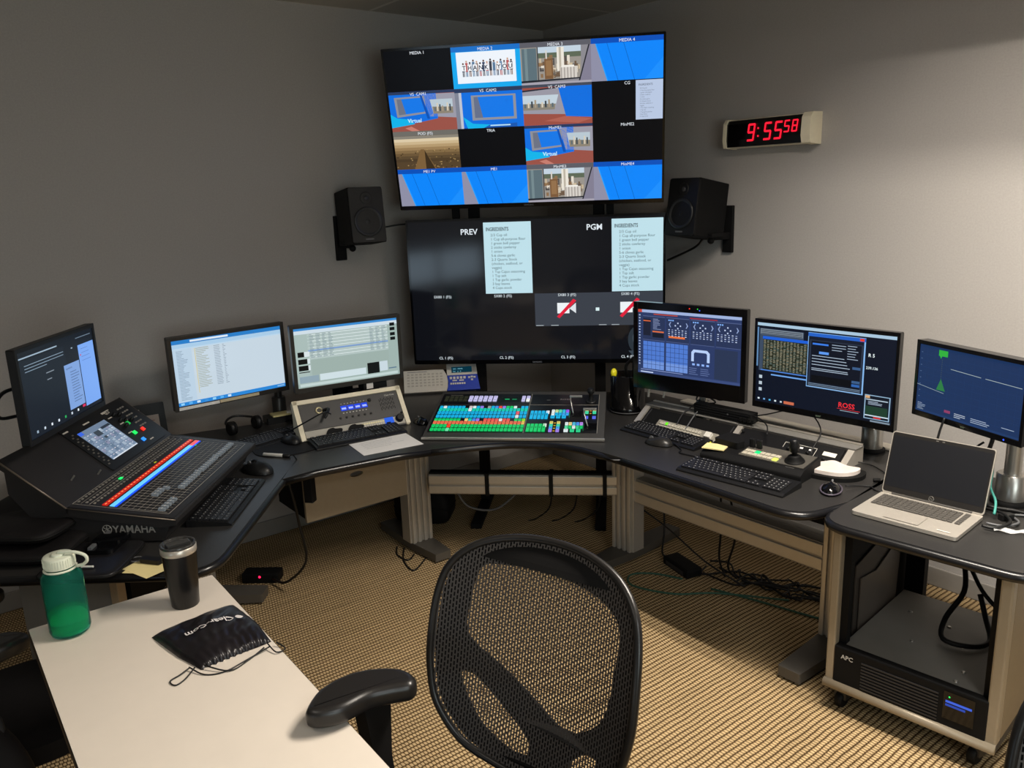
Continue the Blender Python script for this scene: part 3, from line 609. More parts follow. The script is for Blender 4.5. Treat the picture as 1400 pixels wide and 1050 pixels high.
def d_network(c):
    c.r(0, 0, 1, 1, '#0a1222').r(0, .962, 1, 1, '#a9c6dc', 2).r(.02, .40, .36, .93, '#3c4b60', 2).r(.025, .86, .355, .925, '#7b8794', 3)
    for i in range(3): c.r(.03, .865+i*.02, .35, .872+i*.02, '#1c2430', 4)
    c.r(.05, .42, .42, .82, '#23281c', 3).r(.045, .80, .42, .835, '#1c5fd8', 4).r(.035, .405, .45, .415, '#4a88e8', 4)
    r = random.Random(2)
    for i in range(30):
        for k in range(14):
            if r.random() < .93: c.r(.055+k*.026, .43+i*.0122, .055+k*.026+.012+r.random()*.008, .4365+i*.0122, r.choice(['#6e7566', '#8a8670', '#64766e', '#969078']), 5)
    c.r(.12, .355, .41, .372, '#6ea4e8', 3)
    c.r(.395, .29, .80, .945, '#86b8ee', 5).r(.40, .30, .79, .90, '#121a2c', 6).r(.395, .90, .80, .94, '#2462c8', 6).r(.76, .905, .79, .935, '#e03c28', 7).r(.41, .32, .785, .86, '#2a3446', 7).r(.42, .345, .775, .85, '#0b1220', 8)
    c.r(.43, .805, .545, .825, '#3a7ce8', 9).r(.48, .70, .55, .73, '#5c98f0', 9); lines(c, .57, .82, 3, .03, .07, .10, '#9fb0c4', .008, 9, 2); lines(c, .68, .83, 6, .03, .05, .11, '#9fb0c4', .008, 9, 4)
    lines(c, .43, .67, 4, .035, .15, .28, '#a9bacd', .008, 9, 5); lines(c, .43, .52, 2, .02, .18, .28, '#a9bacd', .008, 9, 6)
    c.r(.43, .36, .715, .44, '#05080e', 9).r(.72, .37, .775, .40, '#2f64b0', 9).r(.72, .41, .775, .44, '#3a5c88', 9).r(.72, .57, .775, .60, '#3a5c88', 9)
    for i in range(3): c.r(.41, .30+i*.018, .78, .306+i*.018, '#7d94ac', 9)
    c.t('R 5', .82, .74, .055, '#e8f4f6', 3, 'L', True).t('239.136', .81, .60, .042, '#dfeef2', 3, 'L', True)
    c.t('ROSS', .635, .105, .085, '#f0303a', 3, 'L', True).r(.63, .085, .79, .09, '#f0303a', 3).r(.65, .065, .78, .072, '#9aa8b4', 3)
    c.r(.815, .03, .985, .31, '#8fb0cc', 3).r(.822, .04, .978, .30, '#0e1622', 4).r(.825, .08, .97, .18, '#1c3c2c', 5).r(.822, .065, .978, .078, '#c9dce8', 5).r(.825, .25, .97, .262, '#b0c4d4', 5).r(.82, .27, .85, .30, '#d8a878', 5).r(.88, .045, .93, .06, '#e03838', 5); lines(c, .84, .23, 3, .015, .06, .1, '#9fb0c4', .007, 5)
    for i in range(5): c.r(.02+i*.045, .03, .035+i*.045, .05, ['#e0ecf4', '#6ca4d8', '#4cb0e0', '#d8e4ec', '#c8d4dc'][i], 3)
    c.r(.23, .022, .31, .058, '#c86a4c', 3)
    for y in (.30, .22, .14): c.r(.025, y, .05, y+.04, '#b9c8d4', 3)
    c.r(.86, .0, .99, .018, '#7f90a0', 3).r(.0, .45, .012, .94, '#5f88b4', 3)
def d_graph(c):
    c.r(0, 0, 1, 1, '#1b325a').r(0, .0, 1, .03, '#1f3a66', 1)
    for i in range(9): c.r(.02, .1+i*.095, .98, .1015+i*.095, '#254273', 2); c.r(.02, .12+i*.095, .035, .13+i*.095, '#50668a', 3)
    for i in range(12): c.r(.08+i*.078, .08, .0812+i*.078, .98, '#223c68', 2)
    c.r(.20, .88, .29, .965, '#2fae3c', 4).p([(.21, .88), (.225, .84), (.235, .88)], '#2fae3c', 4)
    for y in range(14): c.r(.236, .43+y*.03, .241, .442+y*.03, '#4c5a54', 3)
    c.p([(.2, .38), (.24, .55), (.29, .38)], '#2c7c44', 3)
    c.p([(.0, .395), (.28, .345), (.28, .352), (.0, .402)], '#8ea0a8', 4).p([(.33, .72), (.62, .70), (.62, .707), (.33, .727)], '#a9b8bc', 4).p([(.66, .70), (.98, .685), (.98, .692), (.66, .707)], '#a9b8bc', 4)
    c.r(.02, .02, .10, .10, '#22365a', 3); lines(c, .02, .12, 5, .022, .04, .09, '#8ea0bc', .008, 4); lines(c, .40, .10, 3, .025, .06, .11, '#b8c4d4', .009, 4, 2); lines(c, .56, .10, 3, .025, .12, .22, '#a4b4cc', .009, 4, 3); c.r(.30, .08, .36, .12, '#8c3c64', 4).r(.84, .1, .95, .108, '#a4b4cc', 4)
GB = mat('grey_black_bezel', '#2d2a27', .4)
m1, T1 = monitor('black monitor on an arm above the mixing console, at the left edge', (1.032, -3.09, 1.22), 144.1, .536, .315, d_left, BLK, (.012, .014, .018))
MB(T1).box(.27, .282, -.03, .01, -.03, -.01, BLKM).box(.27, .277, .0, .03, -.02, -.014, BLKM).build('side_clip', m1)
m2, T2 = monitor('monitor showing a pale file list window, with paper strips along its lower edge', (.418, -2.306, 1.057), 94.5, .557, .338, d_explorer, GB, (.018, .018, .022))
MB(T2).rect(-.262, -.075, -.165, -.151, .0015, PAPER).rect(-.072, .02+.1, -.164, -.150, .0015, mat('cream_paper_strip', '#cdbf9f', .8)).build('paper_strip', m2, label='cream paper strips stuck below the screen')
m3, T3 = monitor('monitor with grey-green editing software, standing behind the intercom panel', (.576, -1.784, 1.059), 82.6, .557, .329, d_editor, GB, (.018, .018, .024))
m4, T4 = monitor('monitor with deep black chin and blue control software, overlapping the lower large screen', (1.80, -.734, 1.079), 10.2, .568, .409, d_switcher, GLOSS, (.024, .034, .075))
g = MB(T4); g.lathe([(.003, 0), (.001, .001)], emi('#ff3020', 1.5), 8, T=TR(.01, .190, .0012)); g.lathe([(.003, 0), (.001, .001)], emi('#30d040', 1.2), 8, T=TR(.05, .191, .0012)); g.lathe([(.003, 0), (.001, .001)], emi('#4060ff', 1.2), 8, T=TR(.06, .185, .0012)); g.build('status_light', m4)
m5, T5 = monitor('monitor with overlapping dark program windows and red maker logo, right of the deep-chinned one', (2.414, -.657, 1.062), 3.9, .601, .380, d_network, GLOSS, (.012, .016, .026))
MB(T5).text('acer', .013, 0, -.183, .0012, mat('badge_green_grey', '#6f7f6c', .4), 'C').build('badge', m5)
m6, T6 = monitor('small monitor with a dark blue graph above the laptop, at the right edge', (3.0, -.74, 1.105), -19.8, .448, .275, d_graph, GLOSS, (.012, .014, .020), thick=.04)
MB(T6).lathe([(.003, 0), (.001, .001)], emi('#3050ff', 2), 8, T=TR(.16, -.128, .0012)).text('acer', .011, 0, -.132, .0012, mat('badge_green_grey', '#6f7f6c', .4), 'C').build('badge', m6)
MB(T6).lathe([(.003, 0), (.001, .001)], emi('#3050ff', 2), 8, T=TR(.12, -.128, .0012))
# poles that carry them
def pole(label, x, y, z0, z1, r, m, hx, hy, hz, sleeve=True):
    t = thing('monitor_pole', label, 'monitor arm', (x, y, z0))
    g = MB(); g.lathe([(r*.55, 0), (r*.55, z1-z0)], m, 20); g.build('post', t)
    if sleeve: MB().lathe([(r, .012), (r, .10), (r*.9, .105)], m, 24).build('sleeve', t)
    MB().lathe([(r*1.25, 0), (r*1.25, .012), (r*1.05, .016)], BLKM, 24).build('collar', t)
    MB().tube([(0, 0, hz-z0), (hx-x, hy-y, hz-z0)], .018, BLKM, 8, False).build('arm', t); return t
pole('thin black post behind the mixing console carrying the left edge monitor', .62, -3.16, DZ, 1.25, .028, BLKM, .98, -3.15, 1.22)
pole('black post standing between the two bright left monitors', .22, -2.02, DZ, 1.10, .035, mat('dark_steel_pole', '#3a3835', .35, metal=.4), .375, -2.30, 1.06)
pole('silver post under the monitor with the deep black chin', 1.79, -.60, DZ, 1.1, .033, SILV, 1.80, -.68, 1.08)
pole('silver post behind the lower right corner of the monitor with the red logo', 2.53, -.44, DZ, 1.1, .042, SILV, 2.42, -.60, 1.06)
pole('thick grey post beside the laptop carrying the small graph monitor', 3.13, -.635, DZ, 1.14, .048, SILV, 3.03, -.70, 1.10)
# stand foot of the editing monitor
t = thing('monitor_stand', 'black stand under the grey-green editing monitor', 'monitor stand', (.42, -1.75, DZ), 82.6)
MB().prism(rrect(-.13, .13, -.10, .10, .02), 0, .012, BLKM).build('base', t, bevel=.003)
MB().box(-.05, .05, -.0, .04, .012, .34, BLKM).build('neck', t, bevel=.006)
MB().box(-.04, .04, -.09, .0, .30, .35, BLKM).build('head', t, bevel=.003)

# ================================================================== wall clock
t = thing('digital_clock', 'red digital wall clock with cream end caps on the right wall', 'clock', (1.714, 0, 2.036))
MB().box(-.235, .235, -.06, -.001, -.068, .068, CREAM).build('back_shell', t, bevel=.006)
CT = Matrix(((0, 0, 1, 0), (1, 0, 0, 0), (0, 1, 0, 0), (0, 0, 0, 1)))
for x0, x1 in ((-.243, -.226), (.196, .243)): MB().prism([(-.001, -.072), (-.088, -.066), (-.098, -.03), (-.092, .05), (-.075, .071), (-.001, .073)], x0, x1, CREAM, T=CT).build('end_cap', t, bevel=.004)
MB().prism([(-.001, -.066), (-.082, -.062), (-.088, -.03), (-.084, .045), (-.07, .064), (-.001, .066)], -.226, .196, GLOSS, T=CT).build('display_window', t, bevel=.003)
SEG = {'0': 'abcdef', '9': 'abcdfg', '5': 'acdfg', '8': 'abcdefg'}
g = MB(TR(0, -.0925, 0) @ VERT); RED = emi('#ff1c34', 1.3)
def digit(ch, x, y, w_, h_):
    q = w_*.22; S = {'a': (x+q*.4, x+w_-q*.4, y+h_-q, y+h_), 'g': (x+q*.4, x+w_-q*.4, y+h_/2-q/2, y+h_/2+q/2), 'd': (x+q*.4, x+w_-q*.4, y, y+q), 'f': (x, x+q, y+h_/2, y+h_-q*.3), 'b': (x+w_-q, x+w_, y+h_/2, y+h_-q*.3), 'e': (x, x+q, y+q*.3, y+h_/2), 'c': (x+w_-q, x+w_, y+q*.3, y+h_/2)}
    for k in SEG[ch]:
        a, b_, c_, d_ = S[k]; sh = lambda v: (v-y)*.14; g.poly([(a+sh(c_), c_), (b_+sh(c_), c_), (b_+sh(d_), d_), (a+sh(d_), d_)], 0, RED)
digit('9', -.105, -.040, .042, .082); digit('5', -.012, -.040, .042, .082); digit('5', .046, -.040, .042, .082); digit('5', .100, -.012, .030, .055); digit('8', .142, -.012, .030, .055)
for y in (-.018, .018): g.box(-.042, -.034, y-.004, y+.004, 0, .0005, RED)
g.build('digits', t, label='red lit digits reading 9:55 58')

# ================================================================== loudspeakers
def speaker(label, loc, yaw, pitch, glabel=None):
    t = thing('loudspeaker', label, 'speaker', loc, yaw); T = RX(pitch)
    w_, d_, h_ = .187, .24, .285
    MB(T).box(-w_/2, w_/2, 0, d_, -h_/2, h_/2, BLKM).build('cabinet', t, bevel=.006)
    F = T @ VERT
    g = MB(F); g.prism(rrect(-w_/2+.003, w_/2-.003, -h_/2+.003, h_/2-.003, .012), 0, .008, BLK); g.build('baffle', t, bevel=.004)
    g = MB(F @ TR(0, -.035, .008)); g.lathe([(.076, 0), (.076, .006), (.066, .006), (.055, -.006), (.028, -.014)], mat('woofer_cone', '#1d1e20', .45), 36, caps=False); g.ball((0, 0, -.012), (.026, .026, .014), BLK, 16); g.build('woofer', t)
    g = MB(F @ TR(0, .085, .008)); g.lathe([(.032, 0), (.030, .004), (.022, -.002), (.016, -.004)], BLK, 24, caps=False); g.ball((0, 0, -.004), (.015, .015, .009), DGREY, 14); g.build('tweeter', t)
    MB(F).rect(-.022, .022, -.128, -.121, .0085, MGREY).build('badge', t)
    return t
speaker('right-hand black loudspeaker on the right wall below the clock', (1.385, -.29, 1.695), 2, -9)
speaker('left-hand black loudspeaker on the left wall beside the large screens', (.29, -1.475, 1.705), 80, -6)
def bracket(label, loc, yaw):
    t = thing('speaker_bracket', label, 'bracket', loc, yaw)
    MB().box(-.03, .03, -.02, 0, -.12, .12, BLKM).build('wall_plate', t, bevel=.003)
    MB().box(-.018, .018, -.14, -.02, -.05, -.015, BLKM).build('arm', t, bevel=.003)
    MB().box(-.045, .045, -.20, -.10, -.03, -.012, BLKM).build('tray', t); MB().ball((0, -.15, -.05), .018, BLKM).build('knob', t)
bracket('black wall bracket under the right-hand loudspeaker', (1.455, 0, 1.57), 0)
bracket('black wall bracket under the left-hand loudspeaker', (0, -1.50, 1.58), 90)
CAB = mat('black_cable', '#0b0b0c', .5)
def cable(name, label, pts, r=.0035, m=None, cat='cable', group=None, sm=True):
    return single(MB().tube(pts, r, m or CAB, 6, sm), name, label, cat, group=group)
cable('speaker_cable', 'thin black cable from the left-hand loudspeaker to the large screens', [(.10, -1.37, 1.66), (.12, -1.30, 1.63), (.16, -1.20, 1.64), (.24, -1.05, 1.64), (.42, -.98, 1.6)], .005)
cable('speaker_cable', 'black cable hanging from the right-hand loudspeaker bracket toward the lower large screen', [(1.43, -.14, 1.55), (1.36, -.10, 1.52), (1.27, -.06, 1.47), (1.12, -.10, 1.40)], .006)
# ================================================================== keyboards, mice
KEY = mat('black_keycap', '#1d1d1f', .45); KEYL = mat('key_legend', '#8f8f8f', .6)
def keyboard(label, loc, yaw, L=.445, D=.135, style=0, bodym=BLK):
    t = thing('computer_keyboard', label, 'keyboard', loc, yaw, None)
    # wedge body, origin at the centre underneath
    h0, h1 = .010, .024
    P = Matrix(((0, 0, 1, 0), (1, 0, 0, 0), (0, 1, 0, 0), (0, 0, 0, 1)))
    MB().prism([(-D/2, 0), (D/2, 0), (D/2, h1), (-D/2+.012, h0+.002), (-D/2, h0*.6)], -L/2, L/2, bodym, T=P).build('body', t, bevel=.004)
    sl = math.atan2(h1-h0-.002, D-.012); K = TR(0, -D/2+.012, h0+.002) @ Matrix.Rotation(sl, 4, 'X')
    g = MB(K); q = MB(K); W = L-.022; rows = 6 if style != 2 else 6; rh = (D-.03)/rows; r = random.Random(int(L*1000)+style)
    for j in range(rows):
        y = .005+j*rh+(.004 if j == rows-1 else 0); main = W*.655; x = -W/2
        if j == 0: ws = [1.3, 1.1, 1.2, 5.6, 1.2, 1.1, 1.2, 1.3]
        elif j == 1: ws = [2.1]+[1]*10+[2.2]
        elif j == 2: ws = [1.7]+[1]*11+[1.7]
        elif j == 3: ws = [1.4]+[1]*12+[1.3]
        elif j == 4: ws = [1]*13+[1.9]
        else: ws = [1]+[.55]+[1]*4+[.4]+[1]*4+[.4]+[1]*4
        k = main/sum(ws)
        for i, a in enumerate(ws):
            if not (j == 5 and a < .6):
                g.box(x+.0012, x+a*k-.0012, y, y+rh-.0022, 0, .0065, KEY)
                if not (j == 0 and a > 5): q.rect(x+.0035, x+.0075, y+rh*.42, y+rh*.42+.004, .0067, KEYL)
            x += a*k
        for bx, n in ((W*.155+.004, 3), (W*.315, 4)):
            k2 = .0178*L/.445
            for i in range(n):
                if n == 3 and ((j == 2) or (j == 1 and i != 1)): continue
                if n == 4 and j == 5: continue
                g.box(bx+i*k2, bx+(i+1)*k2-.0024, y, y+rh-.0022, 0, .0065, KEY); q.rect(bx+i*k2+.003, bx+i*k2+.007, y+rh*.42, y+rh*.42+.004, .0067, KEYL)
    o = g.build('keys', t); o['kind'] = 'stuff'; q.build('key_legends', o)
    return t
keyboard('black keyboard half under the mixing console edge, on the angled desk', (1.255, -2.655, DZ), 143.5, .44, .155)
keyboard('black keyboard behind the mixing console, in front of the headphones', (.60, -2.235, DZ), 104, .43, .14)
keyboard('black keyboard in front of the cream-framed intercom panel', (.855, -1.91, DZ), 83.7, .437, .14)
keyboard('black keyboard left of the joystick controller, under the deep-chinned monitor', (1.825, -.905, DZ), 0, .43, .125)
keyboard('black keyboard at the front edge of the right desk, before the joystick controller', (2.363, -1.108, DZ), 5.7, .452, .138)
def mouse(label, loc, yaw, s=1.0, m=BLK, ring=None):
    t = thing('computer_mouse', label, 'mouse', loc, yaw); g = MB()
    def f(u, v):
        a = 2*pi*u; ph = v*pi/2; rx, ry = .031*s, .056*s
        return (rx*cos(a)*cos(ph)*(1-.12*sin(a)), ry*sin(a)*cos(ph), .004+.027*s*sin(ph)*(1-.18*sin(a)))
    g.grid(24, 8, f, m); g.lathe([(.001, 0), (.9, 0), (1, .002), (.98, .0045)], RUBB, 24, T=Matrix.Diagonal((.031*s, .056*s, 1, 1))); g.build('shell', t)
    g = MB(); g.lathe([(.009, -.003), (.010, 0), (.009, .003)], MGREY, 14, T=TR(0, .030*s, .022*s) @ RY(90)); g.build('scroll_wheel', t)
    if ring: MB().tube([(.033*s*cos(a*pi/12), .058*s*sin(a*pi/12), .008) for a in range(24)], .003, ring, 6, False, True).build('trim', t)
    return t
mouse('large black mouse beside the keyboard on the angled desk', (.985, -2.44, DZ), 110, 1.45)
mouse('black mouse on the dark mouse pad behind the white pen', (.70, -2.17, DZ+.004), 100, 1.1)
mouse('black and grey mouse between the intercom panel and the lit switcher', (.845, -1.565, DZ), 80, 1.0, GLOSS)
mouse('black mouse in front of the keyboard under the deep-chinned monitor', (1.875, -1.0, DZ), 105, 1.15, mat('satin_dark_grey', '#222120', .35))
mouse('black mouse with grey rim at the rounded desk end by the laptop', (2.67, -.97, DZ), 25, 1.1, GLOSS, mat('grey_rim', '#4c4652', .4))

# mouse pads and small left-desk items
single(MB().prism(smooth_poly([(.62, -2.30), (.66, -2.12), (.80, -2.06), (.88, -2.15), (.86, -2.30), (.76, -2.36)]), 0, .004, CLOTH), 'mouse_pad', 'black cloth mouse pad under the mouse behind the white pen', 'mouse pad', (0, 0, DZ))
t = thing('wrist_rest_pad', 'black mouse pad with a crumpled white top beside the joystick controller', 'mouse pad', (2.585, -.815, DZ), 15)
MB().prism(smooth_poly([(-.105, -.06), (.03, -.075), (.10, -.02), (.10, .06), (.02, .07), (-.05, .10), (-.11, .03)]), 0, .016, RUBB).build('base', t, bevel=.006)
MB().prism(smooth_poly([(-.085, -.045), (.02, -.055), (.075, -.015), (.085, .045), (.035, .05), (-.02, .085), (-.05, .06), (-.085, .01)]), .016, .030, mat('creased_white_gel', '#d4c9c2', .6, noise=.2, scale=25, bump=.6)).build('white_cover', t, bevel=.007, seg=3, label='white crumpled cover')
t = thing('marker_pen', 'white pen with a black cap lying by the large mouse', 'pen', (.855, -2.30, DZ+.008), 36)
MB().lathe([(.004, -.07), (.008, -.066), (.008, .03)], WHITE, 12, T=RY(90)).build('barrel', t)
MB().lathe([(.0085, .03), (.0085, .058), (.004, .062)], BLK, 12, T=RY(90)).build('cap', t)
for x, y, l in ((.86, -2.49, 'small black earbud case left of the white pen'), (.915, -2.42, 'small black knob lying between pen and large mouse')):
    single(MB().ball((0, 0, .016), (.024, .018, .016), BLK, 14), 'earbud_case', l, 'small case', (x, y, DZ))
# headphones
t = thing('headphones', 'black headphones lying behind the far left keyboard', 'headphones', (.37, -2.26, DZ), 100)
t.scale = (.82, .82, .82)
for y in (-.085, .085):
    g = MB(TR(y, 0, .042) @ RY(90)); g.lathe([(.030, -.018), (.040, -.014), (.040, .010), (.030, .016)], BLK, 24); g.build('ear_cup', t)
    g = MB(TR(y*.82, 0, .042) @ RY(90)); g.tube([(.030*cos(a*pi/8), .030*sin(a*pi/8), 0) for a in range(16)], .010, RUBB, 8, False, True); g.build('ear_pad', t)
MB().tube([(-.095, 0, .06), (-.09, .05, .062), (-.05, .10, .07), (0, .12, .075), (.05, .10, .07), (.09, .05, .062), (.095, 0, .06)], .007, BLK, 8).build('headband', t)
t = thing('note_box', 'black box topped with yellow sticky notes near the left wall', 'desk organizer', (.30, -2.055, DZ), 84)
MB().prism(rrect(-.075, .075, -.045, .045, .01), 0, .032, BLK).build('box', t, bevel=.004)
MB().box(-.04, .045, -.035, .03, .032, .040, NOTE).build('note_stack', t, label='yellow sticky notes')
MB().box(.03, .055, -.03, -.015, .032, .05, WHITE).build('white_tab', t)
t = thing('desk_telephone_headset', 'small black headset rest between the note box and the intercom panel', 'headset', (.42, -1.99, DZ), 70)
MB().prism(rrect(-.05, .05, -.035, .035, .012), 0, .03, BLKM).build('base', t, bevel=.006)
MB().tube([(-.04, 0, .03), (-.03, .0, .075), (.02, 0, .08), (.05, 0, .05)], .007, BLKM, 8).build('hook', t)

# ================================================================== mixing console
MX = mat('console_black', '#211f1f', .5, noise=.1, scale=200); RIM = mat('bronze_rim', '#6f655a', .35, metal=.5)
t = thing('mixing_console', 'large black digital mixing console with red and blue lit rows on the angled desk', 'mixing console', (1.491, -2.905, 0), 141)
LX, FD = .80, .352; tf = rad(8); zf = .80
fp = lambda v, dz=0: (v*cos(tf)-dz*sin(tf), zf+v*sin(tf)+dz*cos(tf))
hy, hz = fp(FD); tl = rad(40); ly, lz = hy+.262*cos(tl), hz+.262*sin(tl)
P = Matrix(((0, 0, 1, 0), (1, 0, 0, 0), (0, 1, 0, 0), (0, 0, 0, 1)))
MB().prism([(-.004, zf-.022), (-.004, zf), (hy, hz), (hy+.01, hz-.03), (.05, zf-.03)], -.010, LX+.010, MX, T=P).build('fader_deck', t, bevel=.004)
MB().prism([(hy-.004, hz-.026), (hy-.002, hz+.001), (ly, lz), (ly+.012, lz-.02)], -.010, LX+.010, MX, T=P).build('display_deck', t, bevel=.004)
for x_ in (-.011, LX+.011): MB().tube([(x_, hy, hz-.003), (x_, ly, lz-.003)], .0035, RIM, 6, False).tube([(x_, -.004, zf-.004), (x_, hy, hz-.003)], .002, RIM, 6, False).build('edge_trim', t, label='thin bronze edge trim')
MB().prism([(.045, DZ+.006), (.02, zf-.022), (hy, hz-.02), (ly-.01, lz-.03), (ly-.01, lz-.12), (hy+.06, DZ+.006)], .0, LX, MX, T=P).build('chassis', t, bevel=.003)
F = TR(0, 0, zf) @ Matrix.Rotation(tf, 4, 'X')      # deck plane, u along, v back
g = MB(F); g.rect(-.006, LX+.006, .004, FD-.002, .0015, MX); LN = mat('pale_panel_line', '#c6bfb2', .6)
for a in ((.02, .785, .030, .0315), (.02, .785, .348, .3495), (.02, .0215, .030, .348), (.7835, .785, .030, .348), (.03, .775, .297, .2985), (.03, .775, .325, .3262)): g.rect(*a, .002, LN)
NF = 32
for i in range(NF+1):
    u = .03+i*.0228; g.rect(u, u+.0013, .04, .20, .002, LN)
for v in (.055, .075, .095, .115, .135, .155, .175, .195): g.rect(.03, .76, v, v+.0011, .002, LN)
for i in range(NF): g.rect(.0402+i*.0228, .0422+i*.0228, .042, .195, .0022, GLOSS)
g.build('deck_panel', t)
KN = mat('fader_knob_grey', '#8b959f', .35)
for i in range(NF):
    u = .0412+i*.0228; v = .062
    if i in (5, 6, 7): v = .135
    if i == 8: v = .125
    if i > 8: v = .080+(.004 if i % 8 == 0 else 0)
    k = MB(F); k.box(u-.0065, u+.0065, v-.011, v+.011, .002, .011, KN); k.box(u-.0065, u+.0065, v-.001, v+.001, .011, .0115, WHITE); k.build('fader_knob', t, bevel=.0015)
for i in range(NF):
    u = .033+i*.0228; last = i >= NF-3
    MB(F).box(u, u+.0195, .216, .232, .001, .004, emi('#6fd0ff' if not last else '#ff5a5a', 1.0)).box(u, u+.0195, .209, .216, .001, .003, emi('#1050ff', 1.2)).build('channel_display', t)
g = MB(F)
for i in range(NF):
    u = .033+i*.0228; g.box(u, u+.019, .241, .257, .001, .005, emi('#e0281c', .75)); g.box(u+.004, u+.015, .247, .251, .005, .0055, emi('#ff8a50', 1.2))
g.build('red_key_row', t, label='row of red lit channel keys')
g = MB(F)
for v in (.283, .309, .336):
    for i in range(NF): u = .037+i*.0228; g.box(u, u+.011, v, v+.006, .001, .004, mat('pale_key', '#8b867c', .5))
g.box(.265, .283, .306, .316, .001, .005, emi('#20f070', 1.2)); g.box(.46, .475, .268, .274, .001, .003, emi('#a0a020', 1)); g.build('select_key_row', t)
MB(F).box(.70, .705, .205, .209, .001, .004, emi('#30e040', 1)).build('meter', t)
# tilted display deck
G_ = TR(0, hy, hz) @ Matrix.Rotation(tl, 4, 'X')
g = MB(G_); g.rect(-.006, LX+.006, .004, .258, .0015, MX); g.prism(rrect(.32, .775, .012, .252, .01), .0015, .006, BLK)
for x0, x1, y0, y1 in ((.325, .36, .228, .234), (.455, .50, .222, .228), (.60, .66, .23, .234)): g.rect(x0, x1, y0, y1, .0065, mat('label_strip', '#cfc8bc', .6))
g.text('QL5', .02, .615, .218, .0065, mat('label_strip', '#cfc8bc', .6), 'L', True); g.build('display_panel', t)
s = MB(G_); c = Cell(s, .378, .046, .20, .158, .0066); c.r(0, 0, 1, 1, '#6d8098').r(0, .9, .14, 1, '#3a66e0', 2)
r = random.Random(4)
for i in range(9):
    for k in range(7): c.r(.02+i*.108, .03+k*.12, .115+i*.108, .135+k*.12, r.choice(['#8497ae', '#758aa4', '#9fb0c2', '#8a8fa8', '#62788f', '#7b90a8']), 1); c.r(.03+i*.108, .10+k*.12, .08+i*.108, .118+k*.12, r.choice(['#d5dde4', '#a8b6c6', '#dfd8e2', '#4b5b70']), 2)
c.r(.36, .68, .56, .84, '#3c4650', 3).r(.48, .55, .56, .62, '#3c4650', 3).r(.66, .8, .98, .87, '#2c3642', 3).r(.02, .0, .98, .03, '#d8e0ea', 2)
s.build('touch_screen', t, label='lit blue-grey touch screen')
kn = [(.645, .20), (.675, .19), (.64, .165), (.67, .155), (.70, .145), (.635, .135)]
for (u, v) in kn: MB(G_ @ TR(u, v, .006)).lathe([(.008, 0), (.0075, .014), (.006, .015)], BLK, 14).build('rotary_knob', t)
g = MB(G_)
for i in range(16):
    for k in range(2): g.box(.335+(i % 2)*.014, .344+(i % 2)*.014, .04+i*.011, .045+i*.011, .006, .008, mat('pale_key', '#8b867c', .5))
for i in range(6):
    for k in range(3): g.box(.70+k*.02, .712+k*.02, .10+i*.022, .106+i*.022, .006, .009, mat('pale_key', '#8b867c', .5))
for x, y in ((.60, .225), (.60, .195), (.62, .15), (.60, .10), (.66, .03)): g.rect(x, x+.03, y, y+.005, .0065, mat('label_strip', '#cfc8bc', .6))
o = g.build('assign_keys', t); o['kind'] = 'stuff'
for u, v, cc in ((.631, .091, '#20e860'), (.693, .086, '#ff3020'), (.628, .048, '#3090ff'), (.66, .14, '#18a040')): MB(G_ @ TR(u, v, .006)).box(-.008, .008, -.008, .008, 0, .006, emi(cc, 1.3)).build('lit_key', t)
for u, v in ((.13, .07), (.25, .035)): MB(G_ @ TR(u, v, .0015)).lathe([(.004, 0), (.003, .02)], SILV, 10).build('gooseneck_socket', t)
# side lettering
S_ = TR(-.0008, 0, 0) @ Matrix(((0, 0, -1, 0), (-1, 0, 0, 0), (0, 1, 0, 0), (0, 0, 0, 1)))
lg = mat('silver_lettering', '#a9a6a0', .35, metal=.3)
g = MB(S_); g.text('YAMAHA', .038, -.212, .752, .001, lg, 'L', True, sx=.9)
rg = [(-.231+.015*cos(a*pi/12), .766+.015*sin(a*pi/12), .001) for a in range(24)]
g.tube(rg, .0014, lg, 6, False, True)
for a in range(3):
    k = rad(90+a*60); g.box(-.013, .013, -.001, .001, .0, .0015, lg, T=TR(-.231, .766, .0005) @ Matrix.Rotation(k, 4, 'Z'))
g.build('maker_badge', t, label='silver maker lettering and round emblem on the side')

# binder / sign behind console
t = thing('framed_notice', 'black board with taped paper labels leaning on the wall behind the console', 'notice board', (.16, -2.78, DZ), 85)
Q = TR(0, 0, 0) @ RX(-12) @ VERT
MB(Q).prism(rrect(-.08, .22, .0, .17, .006), -.012, 0, BLK).build('board', t, bevel=.003)
g = MB(Q); g.rect(.02, .19, .045, .115, .001, mat('pinkish_paper', '#cdbdb2', .8)); g.rect(.055, .11, .13, .148, .001, PAPER)
g.rect(.11, .17, .088, .091, .0015, mat('red_pen', '#a05a50', .8)); g.rect(.115, .165, .07, .073, .0015, mat('green_pen', '#7c9a84', .8)); g.rect(.03, .07, .088, .091, .0015, INK); g.build('paper_label', t)

